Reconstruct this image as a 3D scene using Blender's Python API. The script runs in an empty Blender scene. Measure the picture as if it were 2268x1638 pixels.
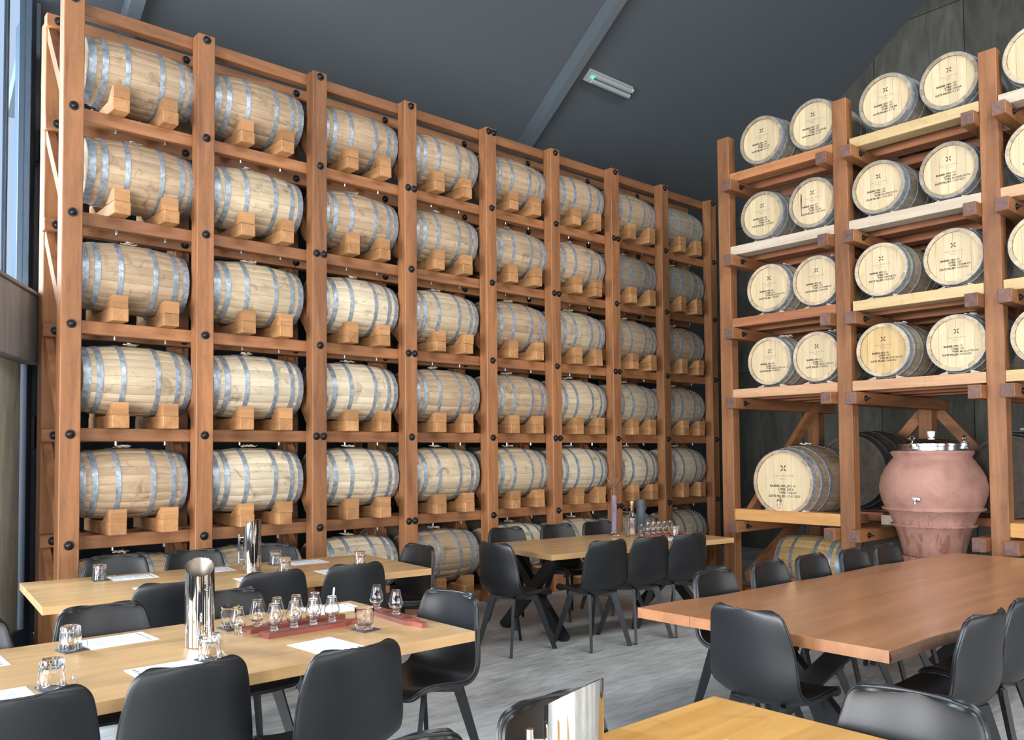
import bpy, bmesh, math, random
from mathutils import Vector, Matrix
random.seed(7)
SC = bpy.context.scene
COL = SC.collection

# ------------------------------------------------------------------ camera
def setup_camera():
    W = 2268.0
    f_px, pitch, roll, yaw = 1855.67, 0.0365, -0.0071, 0.7187
    cx, cy = -23.83, 114.94
    fw = Vector((math.sin(yaw) * math.cos(pitch), math.cos(yaw) * math.cos(pitch), math.sin(pitch)))
    rt = Vector((math.cos(yaw), -math.sin(yaw), 0))
    up = rt.cross(fw)
    r2 = math.cos(roll) * rt + math.sin(roll) * up
    u2 = -math.sin(roll) * rt + math.cos(roll) * up
    cam = bpy.data.cameras.new('camera')
    cam.sensor_width = 36.0
    cam.sensor_fit = 'HORIZONTAL'
    cam.lens = 36.0 * f_px / W
    cam.shift_x = -cx / W
    cam.shift_y = cy / W
    cam.clip_start = 0.05
    cam.clip_end = 200
    ob = bpy.data.objects.new('camera', cam)
    COL.objects.link(ob)
    m = Matrix((r2, u2, -fw)).transposed().to_4x4()
    m.translation = Vector((0, 0, 1.63))
    ob.matrix_world = m
    SC.camera = ob
setup_camera()

# ------------------------------------------------------------------ world, daylight, exposure
world = bpy.data.worlds.new('overcast_sky')
SC.world = world
world.use_nodes = True
bg = world.node_tree.nodes['Background']
bg.inputs[0].default_value = (0.55, 0.72, 0.95, 1)
bg.inputs[1].default_value = 0.9

def area(name, loc, target, sx, sy, power, color):
    l = bpy.data.lights.new(name, 'AREA')
    l.shape = 'RECTANGLE'
    l.size, l.size_y = sx, sy
    l.energy = power
    l.color = color
    o = bpy.data.objects.new(name, l)
    COL.objects.link(o)
    o.location = loc
    d = Vector(target) - Vector(loc)
    o.rotation_euler = d.to_track_quat('-Z', 'Y').to_euler()
    return o
# daylight entering through the glazed left wall, the windows behind the camera and the glass door
for wy in (-3.6, .5, 4.6):
    area('daylight_left_window', (-4.75, wy, 1.8), (6.0, wy + 1.0, 1.3), 2.6, 2.8, 720, (0.95, 0.98, 1.0))
for wx in (.4, 4.4, 8.4):
    area('daylight_rear_window', (wx, -7.2, 2.0), (wx + .8, 6.0, 1.5), 2.4, 2.8, 175, (1.0, 0.97, 0.94))
area('added_top_fill', (4.4, -2.2, 8.0), (4.8, 2.6, 0.0), 10.0, 2.2, 700, (0.97, 0.98, 1.0))  # added fill from above for floor and table tops, no skylight built
area('daylight_glass_door', (-.6, 8.9, 4.2), (3.2, 6.6, 5.2), 1.6, 3.0, 900, (0.66, 0.83, 1.0))
SC.view_settings.view_transform = 'Standard'
SC.view_settings.look = 'None'
SC.view_settings.gamma = 1.0
SC.view_settings.use_curve_mapping = False
SC.view_settings.exposure = 0.1

# ------------------------------------------------------------------ helpers
class MB:
    """collects vertices and faces of one mesh"""
    def __init__(self):
        self.v, self.f = [], []
    def add(self, vs, fs, M=None):
        n = len(self.v)
        self.v += [tuple(M @ Vector(p)) if M else tuple(p) for p in vs]
        self.f += [tuple(i + n for i in q) for q in fs]
        return self
    def box(self, x0, x1, y0, y1, z0, z1, b=0.0, M=None):
        if b <= 0:
            vs = [(x, y, z) for x in (x0, x1) for y in (y0, y1) for z in (z0, z1)]
            fs = [(0, 1, 3, 2), (4, 6, 7, 5), (0, 4, 5, 1), (2, 3, 7, 6), (0, 2, 6, 4), (1, 5, 7, 3)]
            return self.add(vs, fs, M)
        # chamfered box: 24 vertices, 6 faces, 12 edge strips, 8 corners
        X, Y, Z = (x0, x1), (y0, y1), (z0, z1)
        idx, vs = {}, []
        for sx in (0, 1):
            for sy in (0, 1):
                for sz in (0, 1):
                    for ax in range(3):
                        p = [X[sx], Y[sy], Z[sz]]
                        for a, s in enumerate((sx, sy, sz)):
                            if a != ax:
                                p[a] += b if s == 0 else -b
                        idx[(sx, sy, sz, ax)] = len(vs)
                        vs.append(tuple(p))
        fs = []
        c = Vector(((x0 + x1) / 2, (y0 + y1) / 2, (z0 + z1) / 2))
        def face(ids):
            a, b_, c_ = (Vector(vs[i]) for i in ids[:3])
            n = (b_ - a).cross(c_ - a)
            m = sum((Vector(vs[i]) for i in ids), Vector()) / len(ids)
            fs.append(tuple(ids) if n.dot(m - c) > 0 else tuple(reversed(ids)))
        for ax in range(3):
            o = [a for a in range(3) if a != ax]
            for s in (0, 1):
                ids = []
                for (p, q) in ((0, 0), (1, 0), (1, 1), (0, 1)):
                    k = [0, 0, 0]
                    k[ax], k[o[0]], k[o[1]] = s, p, q
                    ids.append(idx[(k[0], k[1], k[2], ax)])
                face(ids)
            for p in (0, 1):
                for q in (0, 1):
                    k0, k1 = [0, 0, 0], [0, 0, 0]
                    k0[o[0]] = k1[o[0]] = p
                    k0[o[1]] = k1[o[1]] = q
                    k1[ax] = 1
                    face([idx[(*k0, o[0])], idx[(*k1, o[0])], idx[(*k1, o[1])], idx[(*k0, o[1])]])
        for sx in (0, 1):
            for sy in (0, 1):
                for sz in (0, 1):
                    face([idx[(sx, sy, sz, a)] for a in range(3)])
        return self.add(vs, fs, M)
    def bar(self, p, q, w, h, side=None, w2=None, h2=None, b=0.0):
        """rectangular bar from p to q; w along side, h along the third direction; optional taper"""
        p, q = Vector(p), Vector(q)
        d = (q - p).normalized()
        s = Vector(side) if side else (Vector((0, 0, 1)) if abs(d.z) < .9 else Vector((1, 0, 0)))
        s = (s - d * s.dot(d)).normalized()
        t = d.cross(s)
        w2, h2 = w2 or w, h2 or h
        vs = []
        for c, ww, hh in ((p, w, h), (q, w2, h2)):
            for a, e in ((-1, -1), (1, -1), (1, 1), (-1, 1)):
                vs.append(c + s * ww * .5 * a + t * hh * .5 * e)
        return self.add(vs, [(3, 2, 1, 0), (4, 5, 6, 7), (0, 1, 5, 4), (1, 2, 6, 5), (2, 3, 7, 6), (3, 0, 4, 7)])
    def lathe(self, prof, n=24, M=None, mod=None, closed=False):
        """profile [(r, z)] turned about z; mod(theta, z, r) -> r"""
        vs, fs = [], []
        m = len(prof)
        for i in range(n):
            t = 2 * math.pi * i / n
            for (r, z) in prof:
                rr = mod(t, z, r) if mod else r
                vs.append((rr * math.cos(t), rr * math.sin(t), z))
        for i in range(n):
            j = (i + 1) % n
            for k in range(m - 1 + (1 if closed else 0)):
                a, b_ = k, (k + 1) % m
                fs.append((i * m + a, j * m + a, j * m + b_, i * m + b_))
        if not closed:
            for k, rev in ((0, True), (m - 1, False)):
                if prof[k][0] > 1e-6:
                    ring = [i * m + k for i in range(n)]
                    fs.append(tuple(reversed(ring)) if rev else tuple(ring))
        return self.add(vs, fs, M)
    def tube(self, pts, r, n=8, closed=False, M=None):
        pts = [Vector(p) for p in pts]
        vs, fs = [], []
        N = len(pts)
        ref = Vector((0, 0, 1))
        for i, p in enumerate(pts):
            a = pts[(i - 1) % N] if (closed or i > 0) else p
            b_ = pts[(i + 1) % N] if (closed or i < N - 1) else p
            d = (b_ - a).normalized()
            if abs(d.dot(ref)) > .95:
                ref = Vector((1, 0, 0)) if abs(d.x) < .9 else Vector((0, 1, 0))
            s = d.cross(ref).normalized()
            ref = s.cross(d)
            for k in range(n):
                t = 2 * math.pi * k / n
                vs.append(p + (s * math.cos(t) + ref * math.sin(t)) * (r if not callable(r) else r(i / (N - 1))))
        for i in range(N if closed else N - 1):
            j = (i + 1) % N
            for k in range(n):
                l = (k + 1) % n
                fs.append((i * n + k, i * n + l, j * n + l, j * n + k))
        if not closed:
            fs.append(tuple(reversed(range(n))))
            fs.append(tuple((N - 1) * n + k for k in range(n)))
        return self.add(vs, fs, M)
    def prism(self, poly, z0, z1, M=None):
        """polygon in xy extruded in z (counter clockwise)"""
        n = len(poly)
        vs = [(x, y, z0) for x, y in poly] + [(x, y, z1) for x, y in poly]
        fs = [tuple(reversed(range(n))), tuple(range(n, 2 * n))]
        fs += [(i, (i + 1) % n, n + (i + 1) % n, n + i) for i in range(n)]
        return self.add(vs, fs, M)
    def mesh(self, name, mat=None, smooth=None):
        me = bpy.data.meshes.new(name)
        me.from_pydata(self.v, [], self.f)
        me.update()
        if mat:
            me.materials.append(mat)
        if smooth is not None:
            me.polygons.foreach_set('use_smooth', [True] * len(me.polygons))
            me.set_sharp_from_angle(angle=math.radians(smooth))
        return me

def obj(name, me, parent=None, loc=(0, 0, 0), rot=(0, 0, 0), mat=None):
    o = bpy.data.objects.new(name, me)
    COL.objects.link(o)
    o.parent = parent
    o.location = loc
    o.rotation_euler = rot
    if mat:
        o.material_slots[0].link = 'OBJECT'
        o.material_slots[0].material = mat
    return o
def tag(o, label, cat, group=None):
    o['label'] = label
    o['category'] = cat
    if group:
        o['group'] = group
    return o
def thing(name, label, cat, loc=(0, 0, 0), rotz=0.0, group=None):
    o = bpy.data.objects.new(name, None)
    o.empty_display_size = .1
    COL.objects.link(o)
    o.location = loc
    o.rotation_euler = (0, 0, rotz)
    return tag(o, label, cat, group)
def struct(name, me, parent=None, **k):
    o = obj(name, me, parent, **k)
    if parent is None:
        o['kind'] = 'structure'
    return o
def copy_tree(root, loc, rotz, label, group=None):
    r = root.copy(); COL.objects.link(r)
    r.location = loc; r.rotation_euler = (0, 0, rotz); r['label'] = label
    if group: r['group'] = group
    for ch in list(root.children):
        c = ch.copy(); COL.objects.link(c); c.parent = r
        for g in ch.children:
            d = g.copy(); COL.objects.link(d); d.parent = c
    return r
ORD = ['first', 'second', 'third', 'fourth', 'fifth', 'sixth', 'seventh', 'eighth', 'ninth']

# ------------------------------------------------------------------ materials
def srgb(r, g, b):
    f = lambda c: (c / 255 / 12.92) if c / 255 <= .04045 else ((c / 255 + .055) / 1.055) ** 2.4
    return (f(r), f(g), f(b), 1)
class NT:
    def __init__(self, name):
        self.m = bpy.data.materials.new(name)
        self.m.use_nodes = True
        self.t = self.m.node_tree
        self.p = self.t.nodes['Principled BSDF']
    def n(self, typ, **kw):
        nd = self.t.nodes.new(typ)
        for k, v in kw.items():
            if hasattr(nd, k):
                setattr(nd, k, v)
            else:
                nd.inputs[k].default_value = v
        return nd
    def l(self, a, b):
        self.t.links.new(a, b)
    def ramp(self, fac, stops):
        r = self.n('ShaderNodeValToRGB')
        e = r.color_ramp.elements
        while len(e) < len(stops):
            e.new(.5)
        for el, (p, c) in zip(e, stops):
            el.position = p
            el.color = c
        self.l(fac, r.inputs[0])
        return r.outputs[0]
    def mix(self, fac, a, b, mode='MIX'):
        m = self.n('ShaderNodeMix', data_type='RGBA', blend_type=mode)
        for s, v in ((m.inputs[0], fac), (m.inputs[6], a), (m.inputs[7], b)):
            if hasattr(v, 'links'):
                self.l(v, s)
            else:
                s.default_value = v
        return m.outputs[2]
    def coords(self, kind, scale):
        if kind == 'World':
            src = self.n('ShaderNodeNewGeometry').outputs['Position']
        else:
            src = self.n('ShaderNodeTexCoord').outputs[kind]
        mp = self.n('ShaderNodeMapping')
        mp.inputs['Scale'].default_value = scale
        self.l(src, mp.inputs[0])
        return mp.outputs[0]
    def noise(self, vec, scale=1, detail=4, rough=.55, dist=0):
        nz = self.n('ShaderNodeTexNoise')
        nz.inputs['Scale'].default_value = scale
        nz.inputs['Detail'].default_value = detail
        nz.inputs['Roughness'].default_value = rough
        nz.inputs['Distortion'].default_value = dist
        self.l(vec, nz.inputs['Vector'])
        return nz.outputs['Fac']
    def bump(self, h, strength=.2, dist=.01):
        b = self.n('ShaderNodeBump')
        b.inputs['Strength'].default_value = strength
        b.inputs['Distance'].default_value = dist
        self.l(h, b.inputs['Height'])
        self.l(b.outputs[0], self.p.inputs['Normal'])
    def rnd(self):
        return self.n('ShaderNodeObjectInfo').outputs['Random']
    def math(self, op, a, b):
        m = self.n('ShaderNodeMath', operation=op)
        for s, v in ((m.inputs[0], a), (m.inputs[1], b)):
            if hasattr(v, 'links'):
                self.l(v, s)
            else:
                s.default_value = v
        return m.outputs[0]
def plain(name, col, rough=.6, metal=0.0, spec=.5, **kw):
    n = NT(name)
    n.p.inputs['Base Color'].default_value = col
    n.p.inputs['Roughness'].default_value = rough
    n.p.inputs['Metallic'].default_value = metal
    n.p.inputs['Specular IOR Level'].default_value = spec
    for k, v in kw.items():
        n.p.inputs[k.replace('_', ' ')].default_value = v
    return n.m
AX = {'x': (1, 0, 0), 'y': (0, 1, 0), 'z': (0, 0, 1)}
def wood(name, dark, light, axis='z', coarse=9.0, along=.9, rough=.6, vary=.35, stain=0.0, kind='World', coat=0.0, streak=.5):
    """planed timber: fine streaks along one axis, slow tone changes, a tint per piece"""
    n = NT(name)
    sc = [coarse if a != axis else along for a in 'xyz']
    v = n.coords(kind, sc)
    off = n.n('ShaderNodeVectorMath', operation='ADD')
    n.l(v, off.inputs[0])
    rv = n.n('ShaderNodeCombineXYZ')
    r = n.rnd()
    r7 = n.math('MULTIPLY', r, 37.0)
    for i in range(3):
        n.l(r7, rv.inputs[i])
    n.l(rv.outputs[0], off.inputs[1])
    g = n.noise(off.outputs[0], 1.0, 5, .6, .6)
    fine = n.noise(off.outputs[0], 5.0, 3, .7, .2)
    s = n.math('ADD', n.math('MULTIPLY', g, 1 - streak * .5), n.math('MULTIPLY', fine, streak * .5))
    col = n.ramp(s, [(.28, dark), (.72, light)])
    # tint per piece
    hsv = n.n('ShaderNodeHueSaturation')
    n.l(col, hsv.inputs['Color'])
    mr = n.n('ShaderNodeMapRange')
    n.l(r, mr.inputs[0])
    mr.inputs[3].default_value = 1 - vary
    mr.inputs[4].default_value = 1 + vary * .6
    n.l(mr.outputs[0], hsv.inputs['Value'])
    out = hsv.outputs[0]
    if stain > 0:
        big = n.noise(n.coords('World', (7, 7, 7)), 1.0, 4, .65, .8)
        f = n.ramp(big, [(.56, (0, 0, 0, 1)), (.74, (stain,) * 3 + (1,))])
        out = n.mix(f, out, srgb(92, 68, 46), 'MIX')
    n.l(out, n.p.inputs['Base Color'])
    n.p.inputs['Roughness'].default_value = rough
    n.p.inputs['Coat Weight'].default_value = coat
    n.p.inputs['Coat Roughness'].default_value = .18
    n.bump(s, .12, .006)
    return n.m

M = {}
for a in 'xyz':
    M['timber_' + a] = wood('rack_timber_' + a, srgb(104, 64, 38), srgb(170, 115, 72), a, rough=.6, vary=.18, stain=.3)
    M['cradle_' + a] = wood('cradle_timber_' + a, srgb(138, 92, 54), srgb(196, 146, 96), a, rough=.68, vary=.18)
for nm, d, l in (('oak_tan', (152, 126, 98), (192, 168, 138)), ('oak_pale', (186, 168, 140), (220, 206, 180)),
                 ('oak_mid', (170, 148, 118), (206, 188, 158)), ('oak_grey', (130, 116, 98), (172, 156, 132))):
    M[nm] = wood(nm, srgb(*d), srgb(*l), 'x', 16, 2.2, .72, .19, .7)
M['oak_tan_y'] = wood('oak_tan_y', srgb(176, 140, 88), srgb(214, 182, 128), 'y', 16, 2.2, .6, .14, .4)
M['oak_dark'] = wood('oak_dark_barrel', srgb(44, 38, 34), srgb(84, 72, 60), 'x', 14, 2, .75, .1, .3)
M['head_pale'] = wood('barrel_head_oak', srgb(190, 168, 130), srgb(216, 198, 164), 'z', 15, 1.6, .6, .11, .12)
M['head_gold'] = wood('barrel_head_golden', srgb(184, 152, 100), srgb(212, 184, 134), 'z', 15, 1.6, .6, .14, .15)
M['rim'] = wood('barrel_chime_oak', srgb(150, 124, 88), srgb(206, 184, 144), 'x', 18, 3, .7, .12, .7)
for nm, d, l in (('board_orange', (150, 94, 56), (196, 136, 88)), ('board_pine', (180, 150, 102), (210, 184, 138)),
                 ('board_pale', (176, 158, 136), (206, 192, 172)), ('board_pink', (172, 128, 94), (208, 166, 130)),
                 ('board_red', (132, 80, 52), (178, 118, 80)), ('board_gold', (176, 122, 66), (212, 160, 98))):
    M[nm] = wood(nm, srgb(*d), srgb(*l), 'y', 12, 1.0, .65, .05, .25)
M['endgrain'] = wood('end_grain_brown', srgb(82, 58, 52), srgb(130, 100, 90), 'x', 26, 26, .75, .2)
def hoop_mat():
    n = NT('galvanised_hoop')
    a = n.noise(n.coords('World', (22, 22, 22)), 1, 4, .65, .5)
    c = n.ramp(a, [(.3, srgb(114, 124, 132)), (.62, srgb(166, 177, 187)), (.75, srgb(184, 194, 202))])
    n.l(c, n.p.inputs['Base Color'])
    n.p.inputs['Metallic'].default_value = .4
    n.p.inputs['Roughness'].default_value = .4
    n.bump(a, .08, .004)
    return n.m
M['hoop'] = hoop_mat()
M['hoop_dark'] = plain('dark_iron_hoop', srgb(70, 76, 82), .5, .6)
M['ink'] = plain('stencil_ink', srgb(38, 34, 30), .8)
M['ink_soft'] = plain('laser_engraving', srgb(120, 100, 78), .8)
M['cloth'] = plain('bung_cloth', srgb(222, 214, 200), .95)
M['bolt'] = plain('black_bolt', srgb(46, 46, 48), .35, .7)
M['steel_dark'] = plain('dark_steel_frame', srgb(58, 68, 78), .45, .3)
M['black_metal'] = plain('black_powder_coat', srgb(30, 32, 35), .42, .2)
M['chrome'] = plain('polished_steel', srgb(205, 200, 192), .045, 1.0)
M['steel'] = plain('brushed_steel', srgb(200, 204, 208), .22, 1.0)
M['matt_steel'] = plain('matt_steel', srgb(150, 140, 128), .4, .8)
M['paper'] = plain('white_paper', srgb(240, 243, 248), .85)
M['print'] = plain('grey_print', srgb(168, 172, 180), .9)
M['print_dark'] = plain('brown_print', srgb(120, 104, 96), .9)
M['slate'] = plain('slate_coaster', srgb(62, 66, 78), .75)
M['white_plastic'] = plain('white_plastic', srgb(232, 236, 240), .35)
M['cork'] = plain('cork', srgb(206, 184, 140), .9)
M['charcoal_card'] = plain('charcoal_card', srgb(60, 68, 76), .6)
M['violet'] = plain('violet_liquid', srgb(222, 208, 236), .05, 0, .5, Transmission_Weight=.8, IOR=1.33)
M['glass'] = plain('clear_glass', (1, 1, 1, 1), .0, 0, .5, Transmission_Weight=1.0, IOR=1.45)
M['soft_plastic'] = plain('clear_plastic', srgb(222, 232, 244), .15, 0, .5, Transmission_Weight=.55, IOR=1.3)
M['etch'] = plain('white_glass_print', srgb(236, 240, 244), .8)
M['door_glass'] = plain('door_glass', srgb(250, 252, 255), .02, 0, .5, Transmission_Weight=1.0, IOR=1.02)
def leather_mat():
    n = NT('black_leather')
    a = n.noise(n.coords('Object', (140, 140, 140)), 1, 3, .6)
    b = n.noise(n.coords('Object', (5, 5, 5)), 1, 2, .5)
    c = n.ramp(b, [(.3, srgb(18, 19, 22)), (.7, srgb(25, 27, 30))])
    n.l(c, n.p.inputs['Base Color'])
    n.p.inputs['Roughness'].default_value = .4
    n.p.inputs['Specular IOR Level'].default_value = .6
    n.bump(a, .1, .002)
    return n.m
M['leather'] = leather_mat()
M['table_oak'] = {a: wood('table_oak_' + a, srgb(180, 140, 92), srgb(210, 172, 122), a, 10, .55, .32, .06, 0, 'World', .25, .35) for a in 'xy'}
M['table_red'] = wood('table_red_gum', srgb(144, 96, 64), srgb(178, 126, 90), 'x', 8, .5, .3, .07, 0, 'World', .3, .35)
M['table_gold'] = wood('table_golden_oak', srgb(184, 130, 62), srgb(216, 166, 94), 'x', 10, .6, .35, .08, .3, 'World', .2, .5)
M['bark'] = wood('bark_edge', srgb(58, 42, 32), srgb(104, 76, 56), 'x', 20, 6, .85, .1)
M['paddle'] = wood('paddle_red_wood', srgb(112, 52, 42), srgb(158, 84, 68), 'x', 14, 2, .4, .1)
M['paddle_dark'] = plain('recess_shade_and_stain', srgb(78, 34, 30), .6)  # shade inside paddle recesses as colour; also colours the stain run
def terracotta_mat():
    n = NT('terracotta')
    v = n.coords('World', (3, 3, 3))
    a = n.noise(v, 1.5, 5, .6, .4)
    c = n.ramp(a, [(.3, srgb(142, 102, 90)), (.7, srgb(176, 132, 118))])
    # rusty runs on the lower, ribbed part
    geo = n.n('ShaderNodeNewGeometry')
    sep = n.n('ShaderNodeSeparateXYZ')
    n.l(geo.outputs['Position'], sep.inputs[0])
    low = n.n('ShaderNodeMapRange')
    n.l(sep.outputs[2], low.inputs[0])
    low.inputs[1].default_value, low.inputs[2].default_value = 1.12, .86
    st = n.noise(n.coords('World', (16, 16, 1.6)), 1, 4, .6, .5)
    f = n.math('MULTIPLY', n.math('GREATER_THAN', st, .54), low.outputs[0])
    f = n.math('MULTIPLY', f, .55)
    n.l(n.mix(f, c, srgb(128, 74, 44)), n.p.inputs['Base Color'])
    n.p.inputs['Roughness'].default_value = .85
    n.bump(a, .15, .01)
    return n.m
M['terracotta'] = terracotta_mat()
def floor_mat():
    n = NT('grey_stone_floor')
    v = n.coords('World', (2.4, 12, 1))
    mp = v.node
    mp.inputs['Rotation'].default_value = (0, 0, .25)
    a = n.noise(v, .9, 9, .68, 1.8)
    b = n.noise(n.coords('World', (.9, 1.6, 1)), 1.2, 4, .6, .6)
    s = n.math('ADD', n.math('MULTIPLY', a, .6), n.math('MULTIPLY', b, .4))
    c = n.ramp(s, [(.32, srgb(126, 127, 127)), (.5, srgb(172, 174, 173)), (.66, srgb(204, 206, 205))])
    n.l(c, n.p.inputs['Base Color'])
    n.p.inputs['Roughness'].default_value = .5
    n.bump(a, .3, .02)
    return n.m
M['floor'] = floor_mat()
def ply_mat(name, d, l):
    n = NT(name)
    a = n.noise(n.coords('World', (5, 5, 1.2)), 1, 5, .6, 1.6)
    col = n.ramp(a, [(.3, d), (.7, l)])
    h = n.n('ShaderNodeHueSaturation')
    n.l(col, h.inputs['Color'])
    mr = n.n('ShaderNodeMapRange')
    n.l(n.rnd(), mr.inputs[0])
    mr.inputs[3].default_value, mr.inputs[4].default_value = .82, 1.15
    n.l(mr.outputs[0], h.inputs['Value'])
    n.l(h.outputs[0], n.p.inputs['Base Color'])
    n.p.inputs['Roughness'].default_value = .7
    return n.m
M['ply_dark'] = ply_mat('dark_stained_plywood', srgb(58, 58, 54), srgb(86, 86, 78))
M['ply_grey'] = ply_mat('weathered_plywood', srgb(150, 150, 138), srgb(196, 194, 176))
M['ceiling'] = plain('charcoal_ceiling', srgb(74, 80, 85), .9)
M['rafter'] = plain('charcoal_rafter', srgb(84, 92, 98), .85)
M['wall_dark'] = plain('charcoal_wall', srgb(42, 46, 49), .9)
M['wall_pale'] = plain('pale_wall', srgb(196, 196, 190), .9)
M['box_timber'] = wood('door_box_timber', srgb(116, 112, 110), srgb(146, 142, 138), 'z', 10, 1, .7, .05)
M['lamp_body'] = plain('grey_lamp_body', srgb(150, 156, 158), .5)
M['lamp_lens'] = plain('ribbed_lens', srgb(180, 188, 188), .3, 0, .5, Transmission_Weight=.3)
green = NT('green_led')
green.p.inputs['Base Color'].default_value = srgb(40, 220, 130)
green.p.inputs['Emission Color'].default_value = srgb(40, 255, 140)
green.p.inputs['Emission Strength'].default_value = 6
M['led'] = green.m

# ------------------------------------------------------------------ the room
D = 7.0035                       # front plane of the long rack
XW, YB, SL = 12.48, 8.75, .7814  # right wall, back wall, roof slope
def roof_z(y):
    return 7.157 - SL * (y - 6.126)
RIDGE_Y = 0.9
def poly_mesh(name, pts, mat, thick, nrm):
    n = Vector(nrm)
    k = len(pts)
    vs = [Vector(p) for p in pts] + [Vector(p) + n * thick for p in pts]
    fs = [tuple(range(k)), tuple(reversed(range(k, 2 * k)))] + [(i, k + i, k + (i + 1) % k, (i + 1) % k) for i in range(k)]
    me = bpy.data.meshes.new(name)
    me.from_pydata([tuple(v) for v in vs], [], fs)
    me.update()
    bm = bmesh.new(); bm.from_mesh(me); bmesh.ops.recalc_face_normals(bm, faces=bm.faces); bm.to_mesh(me); bm.free()
    me.materials.append(mat)
    return me
struct('floor', MB().box(-4.6, XW + .2, -7.2, YB + .2, -.15, 0).mesh('floor', M['floor']))
cl = []
zr = roof_z(RIDGE_Y)
YF = 2 * RIDGE_Y - YB
struct('ceiling', poly_mesh('ceiling', [(-4.6, 7.3, roof_z(7.3)), (1.66, 7.3, roof_z(7.3)), (1.66, YB + .3, roof_z(YB + .3)), (XW + .3, YB + .3, roof_z(YB + .3)), (XW + .3, RIDGE_Y, zr), (-4.6, RIDGE_Y, zr)], M['ceiling'], .2, (0, 0, 1)))
struct('ceiling_near', poly_mesh('ceiling_near', [(-4.6, YF - .3, roof_z(YB + .3)), (XW + .3, YF - .3, roof_z(YB + .3)), (XW + .3, RIDGE_Y, zr), (-4.6, RIDGE_Y, zr)], M['ceiling'], .2, (0, 0, 1)))
for i, x in enumerate((2.43, 7.36, -2.5)):
    me = MB().bar((x, YB, roof_z(YB) - .1), (x, RIDGE_Y, zr - .1), .2, .12, side=(0, SL, 1)).mesh('rafter', M['rafter'])
    struct('trim_%d' % (i + 1), me)
struct('wall_back', MB().box(1.75, XW, YB, YB + .15, 0, roof_z(YB)).mesh('wall_back', M['wall_dark']))
# right wall: dark stained plywood sheets cut to the roof slope
wr = struct('wall_right', poly_mesh('wall_right', [(XW + .02, YB, 0), (XW + .02, YF, 0), (XW + .02, YF, roof_z(YB)), (XW + .02, RIDGE_Y, zr), (XW + .02, YB, roof_z(YB))], M['wall_dark'], .15, (1, 0, 0)))
def clip_roof(poly):
    out = []
    for i in range(len(poly)):
        a, b = poly[i], poly[(i + 1) % len(poly)]
        fa, fb = roof_z(a[0]) - a[1], roof_z(b[0]) - b[1]
        if fa >= 0: out.append(a)
        if fa * fb < 0:
            t = fa / (fa - fb)
            out.append((a[0] + (b[0] - a[0]) * t, a[1] + (b[1] - a[1]) * t))
    return out
PW, g = 1.27, .006
for i in range(6):
    y1 = 8.19 - i * PW if i else YB
    y0 = 8.19 - (i + 1) * PW
    for (z0, z1) in ((0, 2.95), (2.95, 5.44), (5.44, 7.93), (7.93, 10.4)):
        p = clip_roof([(y0 + g, z0 + g), (y1 - g, z0 + g), (y1 - g, z1 - g), (y0 + g, z1 - g)])
        if len(p) >= 3:
            me = poly_mesh('panel', [(XW, y, z) for y, z in p], M['ply_dark'], .018, (1, 0, 0))
            obj('panel', me, wr)
# glazed walls behind the camera and to the left, out of view, where the daylight enters; piers and mullions added to stripe reflections
wl_m = MB().box(-4.6, -4.5, -7, YB - 1.6, 0, .35).box(-4.6, -4.5, -7, YB - 1.6, 3.3, 5.3)
for (y0, y1) in ((-7, -4.95), (-2.25, -.85), (1.85, 3.25), (5.95, YB - 1.6)):
    wl_m.box(-4.6, -4.5, y0, y1, .35, 3.3)
wl = struct('wall_left', wl_m.mesh('wall_left', M['wall_dark']))
for y in (-3.6, .5, 4.6):
    obj('added_mullion', MB().box(-4.58, -4.52, y - .05, y + .05, .35, 3.3).mesh('added_mullion', M['steel_dark']), wl)
wf_m = MB().box(-4.5, XW, YF - .15, YF, 0, .5).box(-4.5, XW, YF - .15, YF, 3.5, 5.3)
for (x0, x1) in ((-4.5, -.85), (1.65, 3.15), (5.65, 7.15), (9.65, XW)):
    wf_m.box(x0, x1, YF - .15, YF, .5, 3.5)
wf = struct('wall_front', wf_m.mesh('wall_front', M['wall_dark']))
for x in (.4, 4.4, 8.4):
    obj('added_mullion', MB().box(x - .06, x + .06, YF - .13, YF - .04, .5, 3.5).mesh('added_mullion', M['steel_dark']), wf)
# outside paving seen through the glass door
struct('floor_outside', MB().box(-6, 1.75, YB + .2, 16, -.15, -.02).mesh('floor_outside', M['wall_pale']))

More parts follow.
